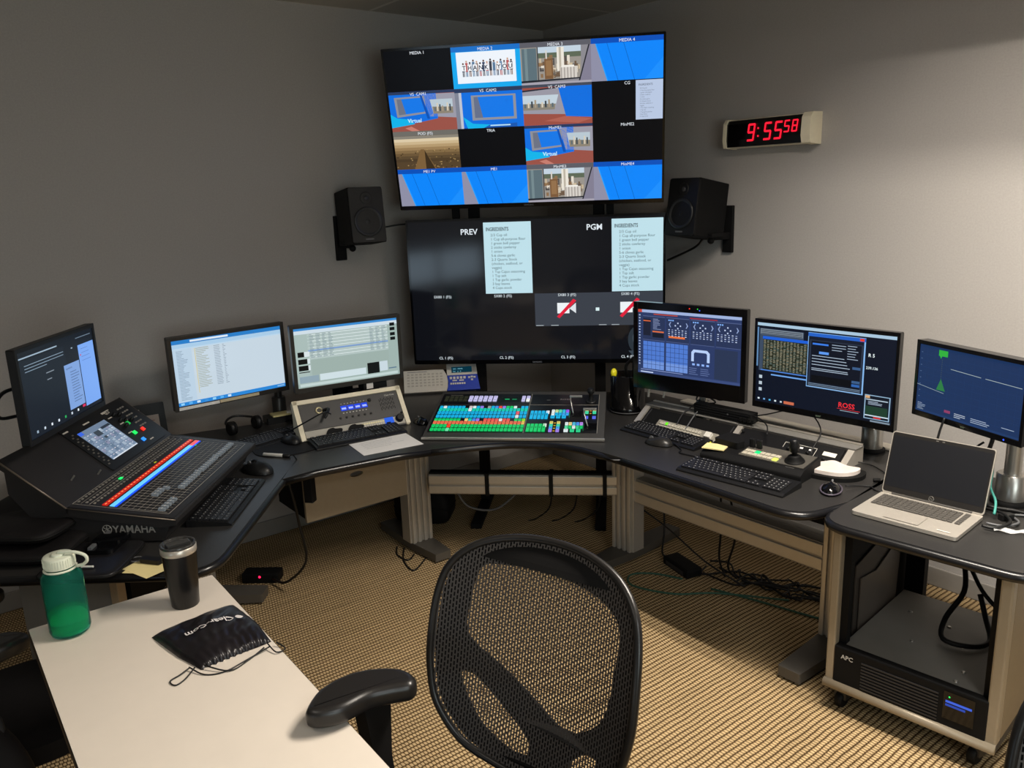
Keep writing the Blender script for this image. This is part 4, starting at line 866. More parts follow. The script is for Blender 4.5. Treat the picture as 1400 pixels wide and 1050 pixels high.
# soft bags on the angled desk
def soft(name, label, cat, loc, yaw, w_, d_, h_, m, seed=1, wob=.012, group=None, zip_=True):
    t = thing(name, label, cat, loc, yaw, group); g = MB(); r = random.Random(seed); ph = [r.random()*6 for _ in range(6)]
    def f(u, v):
        a = 2*pi*u; n = .28; cx = abs(cos(a))**n*(1 if cos(a) >= 0 else -1); sy = abs(sin(a))**n*(1 if sin(a) >= 0 else -1)
        p = (v-.5)*pi; k = abs(cos(p))**.35; z = h_/2*(1+abs(sin(p))**.6*(1 if sin(p) >= 0 else -1))
        x, y = cx*k*w_/2, sy*k*d_/2
        wv = wob*(sin(9*x+ph[0]+5*y)+.6*sin(17*y+ph[1]-8*x)+.4*sin(31*x+ph[2]))*(z/h_)
        return (x, y, max(0.0005, z+wv))
    g.grid(56, 22, f, m); g.build('bag_body', t)
    if zip_:
        k = MB(); N = 48
        k.tube([f(i/N, .5) for i in range(N)], .0045, RUBB, 6, False, True); k.build('zip', t)
    return t
soft('soft_case', 'lower thick black soft carrying case at the left end of the angled desk', 'bag', (1.12, -3.245, DZ), 140, .50, .40, .055, CLOTH, 1, .003)
soft('soft_case', 'upper floppy black nylon case stacked left of the mixing console', 'bag', (1.10, -3.245, DZ+.056), 138, .46, .36, .05, CLOTH, 2, .006)
soft('padfolio', 'black zipped padfolio under the black card reader, behind the green bottle', 'folio', (1.475, -3.16, DZ), 143, .26, .24, .024, mat('black_leatherette', '#141315', .4, noise=.2, scale=80, bump=.3), 3, .001)
t = thing('card_reader', 'glossy black desk gadget lying on the zipped padfolio', 'gadget', (1.42, -3.10, DZ+.026), 143)
MB().prism(rrect(-.075, .075, -.045, .045, .018), 0, .014, GLOSS).build('base', t, bevel=.004)
MB().prism(rrect(-.03, .03, -.05, .04, .008), .014, .026, GLOSS).build('cradle', t, bevel=.003)
g = MB(); g.box(-.07, -.035, .02, .032, .014, .022, MGREY); g.box(.035, .07, .02, .032, .014, .022, MGREY); g.build('clip', t)
t = thing('sticky_notes', 'spread of yellow sticky notes on the desk left of the black tumbler', 'sticky notes', (1.615, -3.045, DZ), 30)
for i, a in enumerate((0, 14, -12)): MB(TR(i*.012, -i*.008, i*.0008) @ RZ(a)).box(-.055, .055, -.035, .035, .0003, .0010, NOTE).build('note_sheet', t)
t = thing('key_fob', 'black key fob with a split ring lying on the yellow notes', 'key fob', (1.60, -3.02, DZ+.004), 35)
MB().prism(rrect(-.035, .04, -.014, .014, .008), 0, .013, BLK).build('fob', t, bevel=.003)
MB().tube([(-.055+.018*cos(a*pi/8), .018*sin(a*pi/8), .004) for a in range(16)], .0018, MGREY, 6, False, True).build('split_ring', t)
single(MB().lathe([(.0035, -.05), (.0035, .05)], WHITE, 8, T=RY(90)), 'white_stick', 'thin white stylus on the padfolio right of the green bottle', 'stylus', (1.54, -3.215, DZ+.03), 50)

# ================================================================== intercom panel in a cream desktop frame
t = thing('intercom_station', 'cream-framed grey intercom panel with blue displays and plugged microphone', 'intercom', (.74, -2.135, DZ), 81.5)
I = RX(52) ; IF = TR(0, 0, .004) @ RX(0)
IF = TR(0, .0, .004) @ Matrix.Rotation(rad(52), 4, 'X')
LW, LH = .535, .205
for x0, x1 in ((0, .022), (LW-.022, LW)): MB(IF).prism(rrect(x0, x1, 0, LH, .003), -.03, .006, CREAM).build('side_cheek', t, bevel=.002)
MB(IF).box(.0, LW, LH-.022, LH, -.03, .006, CREAM).build('top_rail', t, bevel=.002)
MB(IF).box(.022, LW-.022, .0, LH-.022, -.03, -.002, MGREY).build('rear_tray', t)
for x_ in (.004, LW-.018): MB().prism([(0, 0), (.126, .158), (.145, .15), (.145, 0)], x_, x_+.014, CREAM, T=P).build('stand_side', t)
IC = mat('intercom_grey', '#4d4c4b', .45, metal=.2); IL = mat('intercom_light_grey', '#a9a59b', .45)
g = MB(IF); g.box(.024, LW-.024, .048, LH-.024, -.002, .004, IC); g.box(.024, LW-.024, .004, .046, -.002, .004, IL); g.build('faceplate', t, bevel=.001)
for i in range(4): s = MB(IF); c = Cell(s, .218+i*.034, .118, .030, .026, .0045); c.r(0, 0, 1, 1, '#1c46e8').t('888', .5, .25, .55, '#d8e6ff', 2, bold=True); s.build('channel_display', t)
g = MB(IF)
for i in range(6): g.box(.20+i*.030, .208+i*.030, .078, .086, .004, .010, BLK)
for i in range(8): g.box(.222+i*.016, .228+i*.016, .104, .108, .004, .006, WHITE); g.box(.222+i*.016, .228+i*.016, .152, .156, .004, .006, IL)
g.build('talk_key', t)
g = MB(IF)
for i in range(9):
    for j in range(3): g.box(.412+i*.0085, .415+i*.0085, .088+j*.022+(i % 2)*.006, .103+j*.022+(i % 2)*.006, .0035, .0045, BLKM)
g.build('speaker_slots', t)
MB(IF).text('Clear-Com', .011, .47, .160, .0045, WHITE, 'C').build('badge', t)
for u, v, r_ in ((.365, .152, .009), (.485, .032, .020), (.505, .06, .006)): MB(IF @ TR(u, v, .004)).lathe([(r_, 0), (r_*.9, r_*.9), (r_*.7, r_)], BLK, 20).build('rotary_knob', t)
MB(IF).box(.41, .455, .012, .046, .004, .006, emi('#2b62e0', 1)).box(.415, .435, .0, .02, .006, .012, BLKM).build('menu_display', t)
g = MB(IF)
for i in range(10): g.box(.295+i*.0115, .302+i*.0115, .030, .036, .004, .007, emi('#e8d9a8', .8)); g.box(.295+i*.0115, .302+i*.0115, .018, .023, .004, .007, WHITE)
g.build('number_key', t)
g = MB(IF @ TR(.115, .140, .004)); g.tube([(.014*cos(a*pi/8), .014*sin(a*pi/8), .002) for a in range(16)], .004, mat('brass_ring', '#cfc29a', .3, metal=.6), 6, False, True); g.build('socket_ring', t)
MB(IF).tube([(.135, .135, .006), (.15, .128, .035), (.135, .10, .05), (.12, .08, .045)], lambda q: .009-.003*q, BLK, 12).build('microphone_plug', t)
cable('microphone_cable', 'thin black cable looping left from the intercom microphone plug', [(.80, -2.01, .84), (.82, -2.05, .86), (.79, -2.11, .83), (.72, -2.17, .78), (.60, -2.16, .735), (.50, -2.06, .722)], .0035)
for x0, l in ((.12, 'left black clip on the ledge of the intercom panel'), (.225, 'right black clip on the ledge of the intercom panel')):
    g = MB(TR(.74, -2.135, DZ) @ RZ(81.5) @ IF); g.prism(smooth_poly([(x0, .012), (x0+.035, .016), (x0+.07, .014), (x0+.075, .03), (x0+.045, .034), (x0+.035, .04), (x0+.01, .034)]), .004, .012, BLKM); single(g, 'binder_clip', l, 'clip')
t = thing('network_box', 'small black device with a white sticker behind the intercom panel', 'electronic device', (.545, -1.70, DZ), 84)
MB().box(-.07, .07, -.03, .05, 0, .145, BLKM).build('case', t, bevel=.003)
MB().box(-.015, .11, -.034, .04, .145, .185, BLK).build('front_unit', t, bevel=.002)
MB(TR(0, -.035, 0) @ VERT).rect(.0, .035, .15, .178, .0006, PAPER).build('sticker', t, label='white sticker')
# paper
g = MB(TR(0, 0, 0)); g.box(-.14, .14, -.108, .108, .0005, .0015, PAPER)
r = random.Random(9)
for i in range(5): g.rect(-.10+.0*i, -.10+.12+r.random()*.08, .06-i*.022, .062-i*.022, .0018, INK)
single(g, 'printed_sheet', 'white printed sheet lying at the desk edge right of the intercom keyboard', 'paper', (1.022, -1.862, DZ), 82)

# ================================================================== white and blue terminal under the lower screen
t = thing('control_keypad', 'off-white and blue control keypad propped up below the lower large screen', 'keypad', (.303, -1.331, DZ+.012), 58.2)
KT = Matrix.Rotation(rad(55), 4, 'X'); WG = mat('warm_white_plastic', '#cfcbc2', .45)
MB(KT).prism([(0, 0), (.235, 0), (.243, .03), (.245, .06), (.24, .095), (.222, .132), (0, .132)], -.02, .0, WG).build('left_housing', t, bevel=.003)
g = MB(KT)
for i in range(9):
    for j in range(5): g.box(.018+i*.023, .032+i*.023, .035+j*.017, .043+j*.017, 0, .002, mat('pale_grey_key', '#b3afa6', .5))
g.rect(.02, .13, .120, .124, .0006, INK); g.build('key_field', t)
BLU = mat('royal_blue_plastic', '#1c3fb8', .4)
MB(KT).prism([(.238, 0), (.422, 0), (.412, .09), (.243, .09), (.248, .05)], -.02, .002, BLU).build('blue_front', t, bevel=.002, label='royal blue front with white keys')
MB(KT).prism([(.243, .09), (.412, .09), (.408, .158), (.241, .158)], -.025, .006, WG).build('display_housing', t, bevel=.003)
s = MB(KT); c = Cell(s, .268, .103, .115, .036, .0068); c.r(0, 0, 1, 1, '#06303f').t('SRC   MIXER', .08, .55, .28, '#7fc4d8', 2, 'L').t('001   A   B', .08, .12, .28, '#7fc4d8', 2, 'L'); s.build('display', t)
g = MB(KT)
for i in range(5): g.box(.256+i*.019, .269+i*.019, .066, .080, .002, .007, WHITE)
for i in range(2): g.box(.27+i*.038, .296+i*.038, .054, .061, .002, .006, WHITE)
for i in range(7): g.box(.257+i*.0125, .267+i*.0125, .034, .044, .002, .006, WHITE)
for x, y in ((.365, .072), (.395, .072), (.380, .058), (.380, .075)): g.box(x-.006, x+.006, y-.005, y+.005, .002, .007, WHITE)
g.build('white_key', t)
MB().prism([(.03, -.01), (.10, -.01), (.10, .10), (.088, .10)], .02, .40, BLKM, T=P).build('rear_support', t)

# ================================================================== production switcher
t = thing('production_switcher', 'black production switcher covered with rows of brightly lit green and blue buttons', 'switcher', (1.092, -1.710, DZ), 44.1)
SA = rad(11); SF = TR(0, 0, .016) @ Matrix.Rotation(SA, 4, 'X'); SD = .487
HS = mat('switcher_housing', '#3c3a37', .4); SP = mat('switcher_panel', '#0d0d10', .3)
hy2, hz2 = SD*cos(SA), .016+SD*sin(SA)
MB().prism([(0, .001), (0, .0155), (hy2, hz2), (hy2, hz2-.07), (.02, .001)], .0, .820, HS, T=P).build('housing', t, bevel=.004)
MB().box(-.004, .824, -.008, .004, .002, .016, SILV).build('front_trim', t, bevel=.003)
g = MB(SF); g.rect(.012, .454, .045, .325, .0012, SP); g.rect(.012, .454, .335, .452, .0012, SP); g.rect(.462, .787, .045, .325, .0012, SP); g.rect(.462, .787, .338, .447, .0012, SP)
g.rect(.4555, .4575, .04, .452, .0014, ALUD); g.rect(.787, .789, .04, .448, .0014, ALUD); g.rect(.46, .787, .328, .331, .0014, ALUD)
g.text('ROSS', .021, .60, .384, .0016, SILV, 'L', True); g.rect(.535, .553, .380, .386, .0016, SILV); g.rect(.05, .11, .435, .438, .0016, ALUD); g.build('panel_face', t)
rows = [.299, .272, .239, .202, .166, .137, .104, .067]; NB = 24
teal, cyan, grn, red_, org, wht, vio, blu = '#18d0b8', '#16b4e8', '#14d06a', '#f04840', '#f07050', '#e8f4f4', '#9a80f0', '#4a90f0'
def rowcols(i):
    if i == 0: return [cyan, wht]+[cyan]*5+[None]+['#d8c8c8', wht, cyan, vio, None, '#9aa0a0', cyan, blu, red_, vio, grn, grn, wht, None, cyan, cyan]
    if i == 1: return [teal]*7+[teal, wht]+[teal]*15
    if i == 2: return [cyan]*21+['#f06070']+[cyan]*2
    if i == 3: return [cyan]*21+[wht]+[cyan]*2
    if i == 4: return [grn]*7+[None, '#f0d880', teal, blu, vio, None]+['#f06058']*4+[wht]+['#f06058']*2+[None, grn, grn, '#9ae030']
    if i == 5: return [org]*9+['#f08050']*2+[org]*12+['#f0c060']
    if i == 6: return [grn]*4+['#ff4a28']+[grn]*19
    return [grn]*4+['#70f0b0']+[grn]*19
btn = []
for i, v in enumerate(rows):
    for k, cc in enumerate(rowcols(i)):
        u = .030+k*(.4155/23)
        if cc: btn.append((u, v, .0138, .0225 if i not in (0, 4) else .018, cc, 7-i))
for k in range(6):
    for j in (0, 1): btn.append((.158+k*.0243, .378+j*.032, .018, .024, '#c9c4f0', 9))
for k, u in enumerate((.42, .443)):
    for j in (0, 1): btn.append((u, .378+j*.032, .016, .024, '#c9c4f0' if (k, j) != (1, 0) else '#ffffff', 9))
for k in range(5):
    btn.append((.478+k*.0175, .219, .0135, .078, '#16b4e8', 8)); btn.append((.474+k*.0180, .089, .0140, .070, '#14d06a', 8))
btn.append((.552, .247, .0135, .024, '#ffffff', 9)); btn.append((.549, .114, .014, .024, '#ffffff', 9))
pal = [[wht, '#c8e0a0', '#60e0b0', '#30c0e0', '#a060f0'], [wht, cyan, cyan, '#40a8f0', '#40a8f0']]
for j in (0, 1):
    for k in range(5): btn.append((.577+k*.0168, .259-j*.030, .0135, .022, pal[j][k], 8))
for k in range(3): btn.append((.578+k*.026, .199, .019, .022, cyan, 8))
for x in (.577, .610):
    for j, cc in enumerate(('#e0d070', '#40d8b0', '#48a8f0', '#a888f0')): btn.append((x, .140-j*.026, .015, .020, cc, 8))
for x in (.735, .770):
    for j, cc in enumerate(('#e0d890', '#40e0a8', None, '#6070f0')):
        if cc: btn.append((x, .272-j*.026, .016, .020, cc, 8))
pal = [[wht, '#f0d890', '#50c0e0', '#5098f0', '#c090f0'], ['#60e0a8', grn, wht, '#40d890', grn]]
for j in (0, 1):
    for k in range(5): btn.append((.648+k*.0168, .130-j*.033, .0135, .022, pal[j][k], 8))
for k, cc in enumerate((wht, '#30d890', '#30d890')): btn.append((.648+k*.028, .064, .019, .022, cc, 8))
btn.sort(key=lambda b: b[5]); rest = MB(SF)
for i, (u, v, bw, bh, cc, pr) in enumerate(btn):
    g = MB(SF) if i < 96 else rest
    g.box(u-bw/2, u+bw/2, v-bh/2, v+bh/2, .001, .006, emi(cc, .95)); g.box(u-bw*.28, u+bw*.28, v-bh*.1, v+bh*.12, .006, .0063, emi(cc, .55))
    if i < 96: g.build('lit_button', t)
o = rest.build('lit_button', t); o['kind'] = 'stuff'
for k in range(5):
    for j in (0, 1): MB(SF).box(.028+k*.0235, .046+k*.0235, .366+j*.031, .390+j*.031, .001, .005, mat('unlit_olive_key', '#3c4030', .4)).build('unlit_button', t)
s = MB(SF); c = Cell(s, .31, .365, .09, .05, .0016); c.r(0, 0, 1, 1, '#05140e').r(.2, .45, .45, .6, '#1cc070', 2).r(.6, .4, .85, .62, '#127a4c', 2); s.build('menu_display', t)
g = MB(SF @ TR(.75, .368, .001)); g.lathe([(.026, 0), (.026, .006), (.020, .008)], BLK, 28); g.build('joystick_base', t)
g = MB(SF @ TR(.75, .368, .008)); g.lathe([(.014, 0), (.010, .012), (.010, .035), (.016, .042), (.017, .055), (.013, .062)], BLK, 24); g.build('joystick', t)
for (u0, u1, v0, cu, cv) in ((.652, .712, .300, .672, .235), (.722, .785, .165, .745, .105)):
    MB(SF).box(u0, u1, v0, v0+.012, .052, .064, SILV).build('transition_bar_handle', t, bevel=.004)
    MB(SF).tube([(u0+.004, v0+.006, .056), (u0+.006, v0-.01, .04), (cu, cv, .004)], .003, SILV, 8, False).build('transition_bar_arm', t)
    MB(SF).rect(u0+.002, u0+.004, cv-.04, cv+.03, .0016, emi('#10a060', .6)).rect(u0+.008, u1, cv-.045, cv+.035, .0014, GLOSS).build('transition_well', t)
for v in (.262, .236): MB(SF).box(.748, .757, v, v+.005, .001, .003, emi('#e09030', .8)).build('amber_marker', t)
for j in range(4): MB(SF).box(.589, .598, .137-j*.026, .142-j*.026, .001, .003, emi('#e0b830', .8)).build('amber_marker', t)

# ================================================================== black bin
t = thing('cylindrical_bin', 'black cylindrical container full of cables behind the lit switcher', 'container', (1.40, -.70, DZ))
MB().lathe([(.082, 0), (.088, .004), (.088, .03), (.084, .034), (.084, .19), (.078, .19), (.078, .01), (.0, .01)], GLOSS, 40).build('shell', t)
MB().lathe([(.0885, .008), (.0895, .010), (.0885, .012)], MGREY, 40, caps=False).build('rim_band', t)
single(MB().ball((0, 0, 0), (.014, .018, .024), mat('yellow_plastic', '#d8cf20', .4), 12).tube([(0, 0, -.01), (0, .005, -.06)], .006, mat('yellow_plastic', '#d8cf20', .4)), 'yellow_plug', 'yellow plug poking out of the black cylindrical container', 'plug', (1.37, -.765, DZ+.20))
for i, (x, y, h, l) in enumerate([(.02, .02, .30, 'thick black cable rising from the back of the cylindrical container'), (-.03, .03, .26, 'black cable rising from the left of the cylindrical container'), (.05, -.02, .22, 'short black cable bent over the right rim of the cylindrical container')]):
    cable('bundled_cable', l, [(1.40+x*.4, -.70+y*.4, DZ+.03), (1.40+x, -.70+y, DZ+.15), (1.40+x*1.3, -.70+y, DZ+h-.04), (1.40+x*.6, -.66+y, DZ+h)], .008)
cable('white_cable', 'white cable loop standing behind the left end of the metal riser', [(1.52, -.68, DZ+.09), (1.51, -.66, DZ+.14), (1.54, -.64, DZ+.17), (1.58, -.63, DZ+.15), (1.58, -.64, DZ+.09)], .006, mat('white_rubber', '#d9d4c8', .45))
# ================================================================== right desk riser, controllers
t = thing('equipment_riser', 'long low aluminium equipment riser at the back of the right desk', 'riser', (1.55, -.815, DZ), 3.2)
RLN, RH, RB = 1.04, .064, .092
RP = Matrix(((0, 0, 1, 0), (1, 0, 0, 0), (0, 1, 0, 0), (0, 0, 0, 1)))
for x in (0, .515, RLN-.026): MB().prism([(0, 0), (RB, RH), (RB+.012, RH), (RB+.07, RH-.002), (RB+.07, 0)], x, x+.026, ALU, T=RP).build('side_frame', t, bevel=.003)
MB().box(-.004, RLN+.004, RB-.004, RB+.065, RH, RH+.006, mat('riser_top_grey', '#7c7a76', .4, metal=.3)).build('top_panel', t, bevel=.003)
MB().box(0, RLN, RB+.052, RB+.068, RH+.006, RH+.012, ALU).build('rear_lip', t, bevel=.002)
slope = math.atan2(RH, RB); RF = Matrix.Rotation(slope, 4, 'X'); Ls = math.hypot(RH, RB)
for x0, x1 in ((.03, .512), (.545, 1.01)):
    MB(RF).box(x0, x1, .004, Ls-.006, -.014, -.006, BLKM).build('rack_blank', t)
    MB(RF).box(x0+.01, x0+.016, .008, Ls-.012, -.006, -.004, DGREY).box(x1-.016, x1-.01, .008, Ls-.012, -.006, -.004, DGREY).build('rack_ear', t)
t = thing('audio_monitor_panel', 'black rack panel with white-outlined knobs at the right end of the riser', 'rack panel', (1.55, -.815, DZ), 3.2)
g = MB(RF); g.box(.55, 1.005, .006, Ls-.008, -.005, .0, BLK); g.build('faceplate', t)
g = MB(RF)
for a in ((.76, .90, .078, .0795), (.76, .7615, .05, .079), (.8985, .90, .035, .079), (.93, .985, .055, .075)): g.rect(*a, .0006, WHITE)
for x in (.785, .83, .87): g.rect(x, x+.014, .062, .070, .0007, PAPER)
g.build('white_outline', t)
for x, y in ((.79, .045), (.83, .045), (.875, .045), (.92, .035), (.95, .03), (.56, .08)): MB(RF @ TR(x, y, 0)).lathe([(.007, 0), (.006, .014), (.004, .015)], BLK, 14).build('rotary_knob', t)
t = thing('intercom_key_unit', 'small grey key unit with one green lit key behind a black keyboard', 'keypad', (1.70, -.845, DZ), 0)
KQ = TR(0, 0, .006) @ Matrix.Rotation(rad(38), 4, 'X'); SG = mat('stone_grey_plastic', '#8b877c', .45)
MB(KQ).box(0, .34, 0, .055, -.012, 0, SG).build('body', t, bevel=.003)
g = MB(KQ)
for i in range(14):
    for j in range(2): g.box(.02+i*.017, .033+i*.017, .010+j*.020, .024+j*.020, 0, .004, mat('light_stone_key', '#b5b0a2', .5))
g.build('key_row', t)
MB(KQ).box(.054, .067, .030, .044, .004, .006, emi('#70f020', 1.1)).build('lit_key', t)
MB(KQ).box(.285, .315, .02, .046, 0, .014, WHITE).build('white_switch', t)
cable('thin_cable', 'thin grey cable hanging over the riser to the grey key unit', [(1.80, -.60, DZ+.11), (1.83, -.68, DZ+.085), (1.85, -.74, DZ+.07), (1.87, -.82, DZ+.03)], .003, MGREY)
cable('thin_cable', 'thin dark cable hanging left of the grey one, from pole to key unit', [(1.77, -.60, DZ+.11), (1.78, -.68, DZ+.085), (1.79, -.745, DZ+.07), (1.81, -.81, DZ+.035)], .003, DGREY)
# PTZ camera controller
t = thing('joystick_controller', 'black camera joystick controller with lit keys on the right desk', 'controller', (2.335, -.93, DZ), 6.5)
MB().prism([(-.085, 0), (-.085, .030), (-.06, .045), (.075, .062), (.075, 0)], -.215, .215, BLKM, T=RP).build('housing', t, bevel=.006)
JF = TR(0, -.06, .0455) @ Matrix.Rotation(math.atan2(.017, .135), 4, 'X')
MB(JF).prism([(-.20, .06), (-.18, .135), (-.11, .135), (-.075, .08), (-.09, .05)], .0, .028, BLKM).build('raised_wing', t, bevel=.006)
MB(JF).box(-.065, .205, .012, .128, 0, .003, mat('controller_grey_face', '#55524c', .45, metal=.2)).build('face_panel', t)
g = MB(JF)
for i in range(7):
    for j in range(2): g.box(-.055+i*.0215, -.036+i*.0215, .020+j*.026, .040+j*.026, .003, .008, mat('pale_cap', '#b4ad9c', .5) if (i, j) not in ((2, 1), (6, 0)) else emi('#20f088' if j else '#e8f070', 1.2))
g.build('key_block', t)
for x in (-.06, -.03): MB(JF).box(x, x+.022, .09, .105, 0, .04, BLK).build('rocker_switch', t, bevel=.004)
g = MB(JF @ TR(.150, .055, .003)); g.lathe([(.038, 0), (.036, .006), (.029, .008), (.030, .013), (.022, .016), (.024, .021), (.015, .026)], RUBB, 28); g.build('rubber_boot', t)
g = MB(JF @ TR(.150, .055, .026)); g.lathe([(.009, 0), (.010, .012), (.018, .020), (.020, .045), (.016, .056), (.017, .064), (.010, .068)], BLK, 24); g.build('joystick', t)
MB(JF).rect(.14, .175, .0, .003, .0005, SILV).build('badge', t)
t = thing('sticky_notes', 'pale sticky note pad balanced on the left end of the joystick controller', 'sticky notes', (2.165, -.985, DZ+.052), 20)
MB().box(-.045, .045, -.035, .035, 0, .004, NOTE).build('note_stack', t)
t = thing('highlighter', 'yellow highlighter lying behind the pale sticky note pad', 'pen', (2.07, -.865, DZ+.012), -8)
MB().lathe([(.006, -.06), (.008, -.055), (.008, .03), (.004, .04)], mat('highlighter_yellow', '#c9cf30', .4), 12, T=RY(90)).build('barrel', t)
MB().lathe([(.0085, -.02), (.0085, -.005)], BLK, 12, T=RY(90)).build('clip_band', t)
# power strip
t = thing('power_strip', 'long black connector box lying on top of the riser', 'connector box', (1.965, -.668, DZ+RH+.012), 3)
MB().prism(rrect(-.15, .15, -.025, .03, .004), 0, .042, BLKM).build('case', t, bevel=.004)
g = MB()
for i in range(3): g.box(-.14, .14, -.027, -.025, .008+i*.011, .012+i*.011, BLK)
g.box(.03, .036, -.0275, -.026, .02, .026, MGREY); g.build('front_grooves', t)
for i in range(4): MB().box(.10+i*.02, .112+i*.02, -.04, -.024, -.0+.008, .024, RUBB).build('cable_plug', t)
cable('power_cable', 'thin black cable arching from the connector box toward the silver post', [(2.09, -.66, DZ+.10), (2.16, -.64, DZ+.12), (2.25, -.60, DZ+.15), (2.34, -.60, DZ+.155), (2.42, -.64, DZ+.10), (2.43, -.72, DZ+.03), (2.47, -.70, DZ+.006)], .003)
cable('power_cable', 'thin black cable falling over the riser front right of the connector box', [(2.09, -.66, DZ+.105), (2.15, -.68, DZ+.11), (2.22, -.72, DZ+.10), (2.25, -.76, DZ+.075)], .003)
cable('power_cable', 'black cable curling around the silver post under the deep-chinned monitor', [(1.84, -.60, DZ+.30), (1.82, -.62, DZ+.16), (1.86, -.60, DZ+.11), (1.80, -.625, DZ+.105), (1.75, -.60, DZ+.11), (1.76, -.55, DZ+.16)], .004)
cable('power_cable', 'black cable running down from the deep-chinned monitor to the connector box', [(1.83, -.62, DZ+.28), (1.85, -.61, DZ+.17), (1.88, -.61, DZ+.13), (1.93, -.60, DZ+.14)], .0045)
cable('desk_cable', 'thin black cable crossing the right desk from the riser end to the laptop', [(2.50, -.72, DZ+.02), (2.60, -.62, DZ+.006), (2.70, -.66, DZ+.004), (2.80, -.76, DZ+.004)], .0025)
cable('mouse_cable', 'mouse cable with ferrite bead running to the laptop rack top', [(2.69, -.91, DZ+.01), (2.74, -.84, DZ+.004), (2.78, -.86, DZ+.004), (2.83, -.84, DZ+.004)], .0028)
single(MB().lathe([(.008, -.012), (.008, .012)], RUBB, 12, T=RY(90)), 'ferrite_bead', 'small black ferrite bead on the cable right of the crumpled white pad', 'bead', (2.735, -.775, DZ+.009), 40)
cable('mouse_cable', 'thin cable from the mouse curling to the front keyboard of the right desk', [(1.90, -.95, DZ+.01), (1.99, -.99, DZ+.004), (2.02, -1.03, DZ+.004), (2.10, -1.02, DZ+.004)], .003)

# ================================================================== laptop
LS = mat('laptop_silver', '#b8b2a8', .32, metal=.45); 
t = thing('laptop', 'open silver laptop with a dark blank screen on the rack top', 'laptop', (2.984, -.984, DZ), 4.6)
LWd, LD = .33, .238
MB().prism(rrect(-LWd/2, LWd/2, -LD/2, LD/2, .012), .003, .015, LS).build('base', t, bevel=.003)
MB().box(-.14, .14, -LD/2+.02, LD/2-.02, 0, .003, RUBB).build('feet', t)
g = MB(); kw = (LWd-.052)/16
for j in range(6):
    for i in range(16):
        if j == 0 and 4 <= i <= 8:
            if i == 4: g.box(-LWd/2+.018+4*kw+.0008, -LWd/2+.018+9*kw-.0008, -.012, -.012+.0155, .017, .0182, mat('dark_laptop_key', '#4a4743', .5))
            continue
        x = -LWd/2+.018+i*kw+(.006 if i == 15 else 0); y = -.012+j*.0178
        g.box(x+.0008, x+kw-.0012, y, y+.0155, .017, .0182, mat('dark_laptop_key', '#4a4743', .5))
g.build('keys', t)
MB().rect(-.065, .045, -.105, -.022, .0172, mat('touchpad_grey', '#a59f96', .35, metal=.3)).build('touchpad', t)
MB().rect(.10, .14, -.10, -.095, .0172, WHITE).build('sticker', t)
LT = TR(0, LD/2-.004, .016) @ RX(-17) @ VERT; LHt = .218
lid = MB(LT).prism(rrect(-LWd/2, LWd/2, 0, LHt, .010), -.006, 0, LS).build('lid', t, bevel=.002)
MB(LT).prism(rrect(-LWd/2+.003, LWd/2-.003, .006, LHt-.003, .008), 0, .0008, mat('screen_bezel_black', '#1c1a19', .4)).build('screen_bezel', lid)
MB(LT).rect(-LWd/2+.008, LWd/2-.008, .026, LHt-.014, .0012, mat('matte_dark_screen', '#17181c', .32, spec=.6, noise=.05)).build('screen', lid)
g = MB(LT); g.tube([(.008*cos(a*pi/8), .014+.008*sin(a*pi/8), .0014) for a in range(16)], .0008, SILV, 4, False, True); g.text('hp', .011, 0, .011, .0014, SILV, 'C'); g.rect(-.02, -.012, LHt-.010, LHt-.007, .0014, SILV); g.rect(.0, .008, LHt-.010, LHt-.007, .0014, SILV); g.build('badge', lid, label='round silver maker emblem below the screen')
MB().lathe([(.005, -.13), (.005, .13)], mat('dark_hinge', '#3b3835', .4), 10, T=TR(0, LD/2-.002, .016) @ RY(90)).build('hinge', t)
cable('laptop_cable', 'black cable plugged into the right side of the laptop and looping behind', [(3.165, -.93, DZ+.012), (3.20, -.92, DZ+.012), (3.22, -.86, DZ+.02), (3.17, -.80, DZ+.02), (3.10, -.77, DZ+.008)], .005)
cable('laptop_cable', 'grey adapter cable lying curled beside the laptop', [(3.165, -.90, DZ+.012), (3.21, -.88, DZ+.01), (3.23, -.82, DZ+.01), (3.19, -.76, DZ+.006), (3.25, -.72, DZ+.006), (3.34, -.70, DZ+.006)], .004, MGREY)
cable('laptop_cable', 'teal network cable standing up behind the laptop', [(3.09, -.70, DZ+.15), (3.10, -.72, DZ+.12), (3.11, -.75, DZ+.08), (3.145, -.79, DZ+.05), (3.16, -.83, DZ+.02)], .0042, mat('teal_jacket', '#3f8f84', .5))
cable('laptop_cable', 'black monitor cable hanging in front of the thick grey post', [(3.10, -.73, 1.03), (3.095, -.735, .95), (3.075, -.74, .86), (3.06, -.745, .78), (3.10, -.74, DZ+.01), (3.2, -.72, DZ+.008), (3.35, -.74, DZ+.006)], .007)
cable('monitor_cable', 'black cable hanging behind the laptop lid under the small graph monitor', [(2.93, -.72, .99), (2.92, -.73, .93), (2.925, -.74, .88), (2.99, -.73, .87), (3.06, -.71, .93)], .004)
single(MB().prism(rrect(-.022, .022, -.012, .012, .004), 0, .02, BLK), 'cable_adapter', 'black cable adapter beside the right hinge of the laptop', 'adapter', (3.185, -.80, DZ), 60, bevel=.003)
t = thing('clear_bag', 'crumpled clear plastic scrap right of the laptop', 'plastic scrap', (3.235, -.90, DZ+.002), 30)
MB().grid(10, 6, lambda u, v: ((u-.5)*.09, (v-.5)*.03, .006+.004*sin(9*u+5*v)), mat('clear_plastic', '#ffffff', .15, alpha=.3)).build('film', t, solid=.0006)

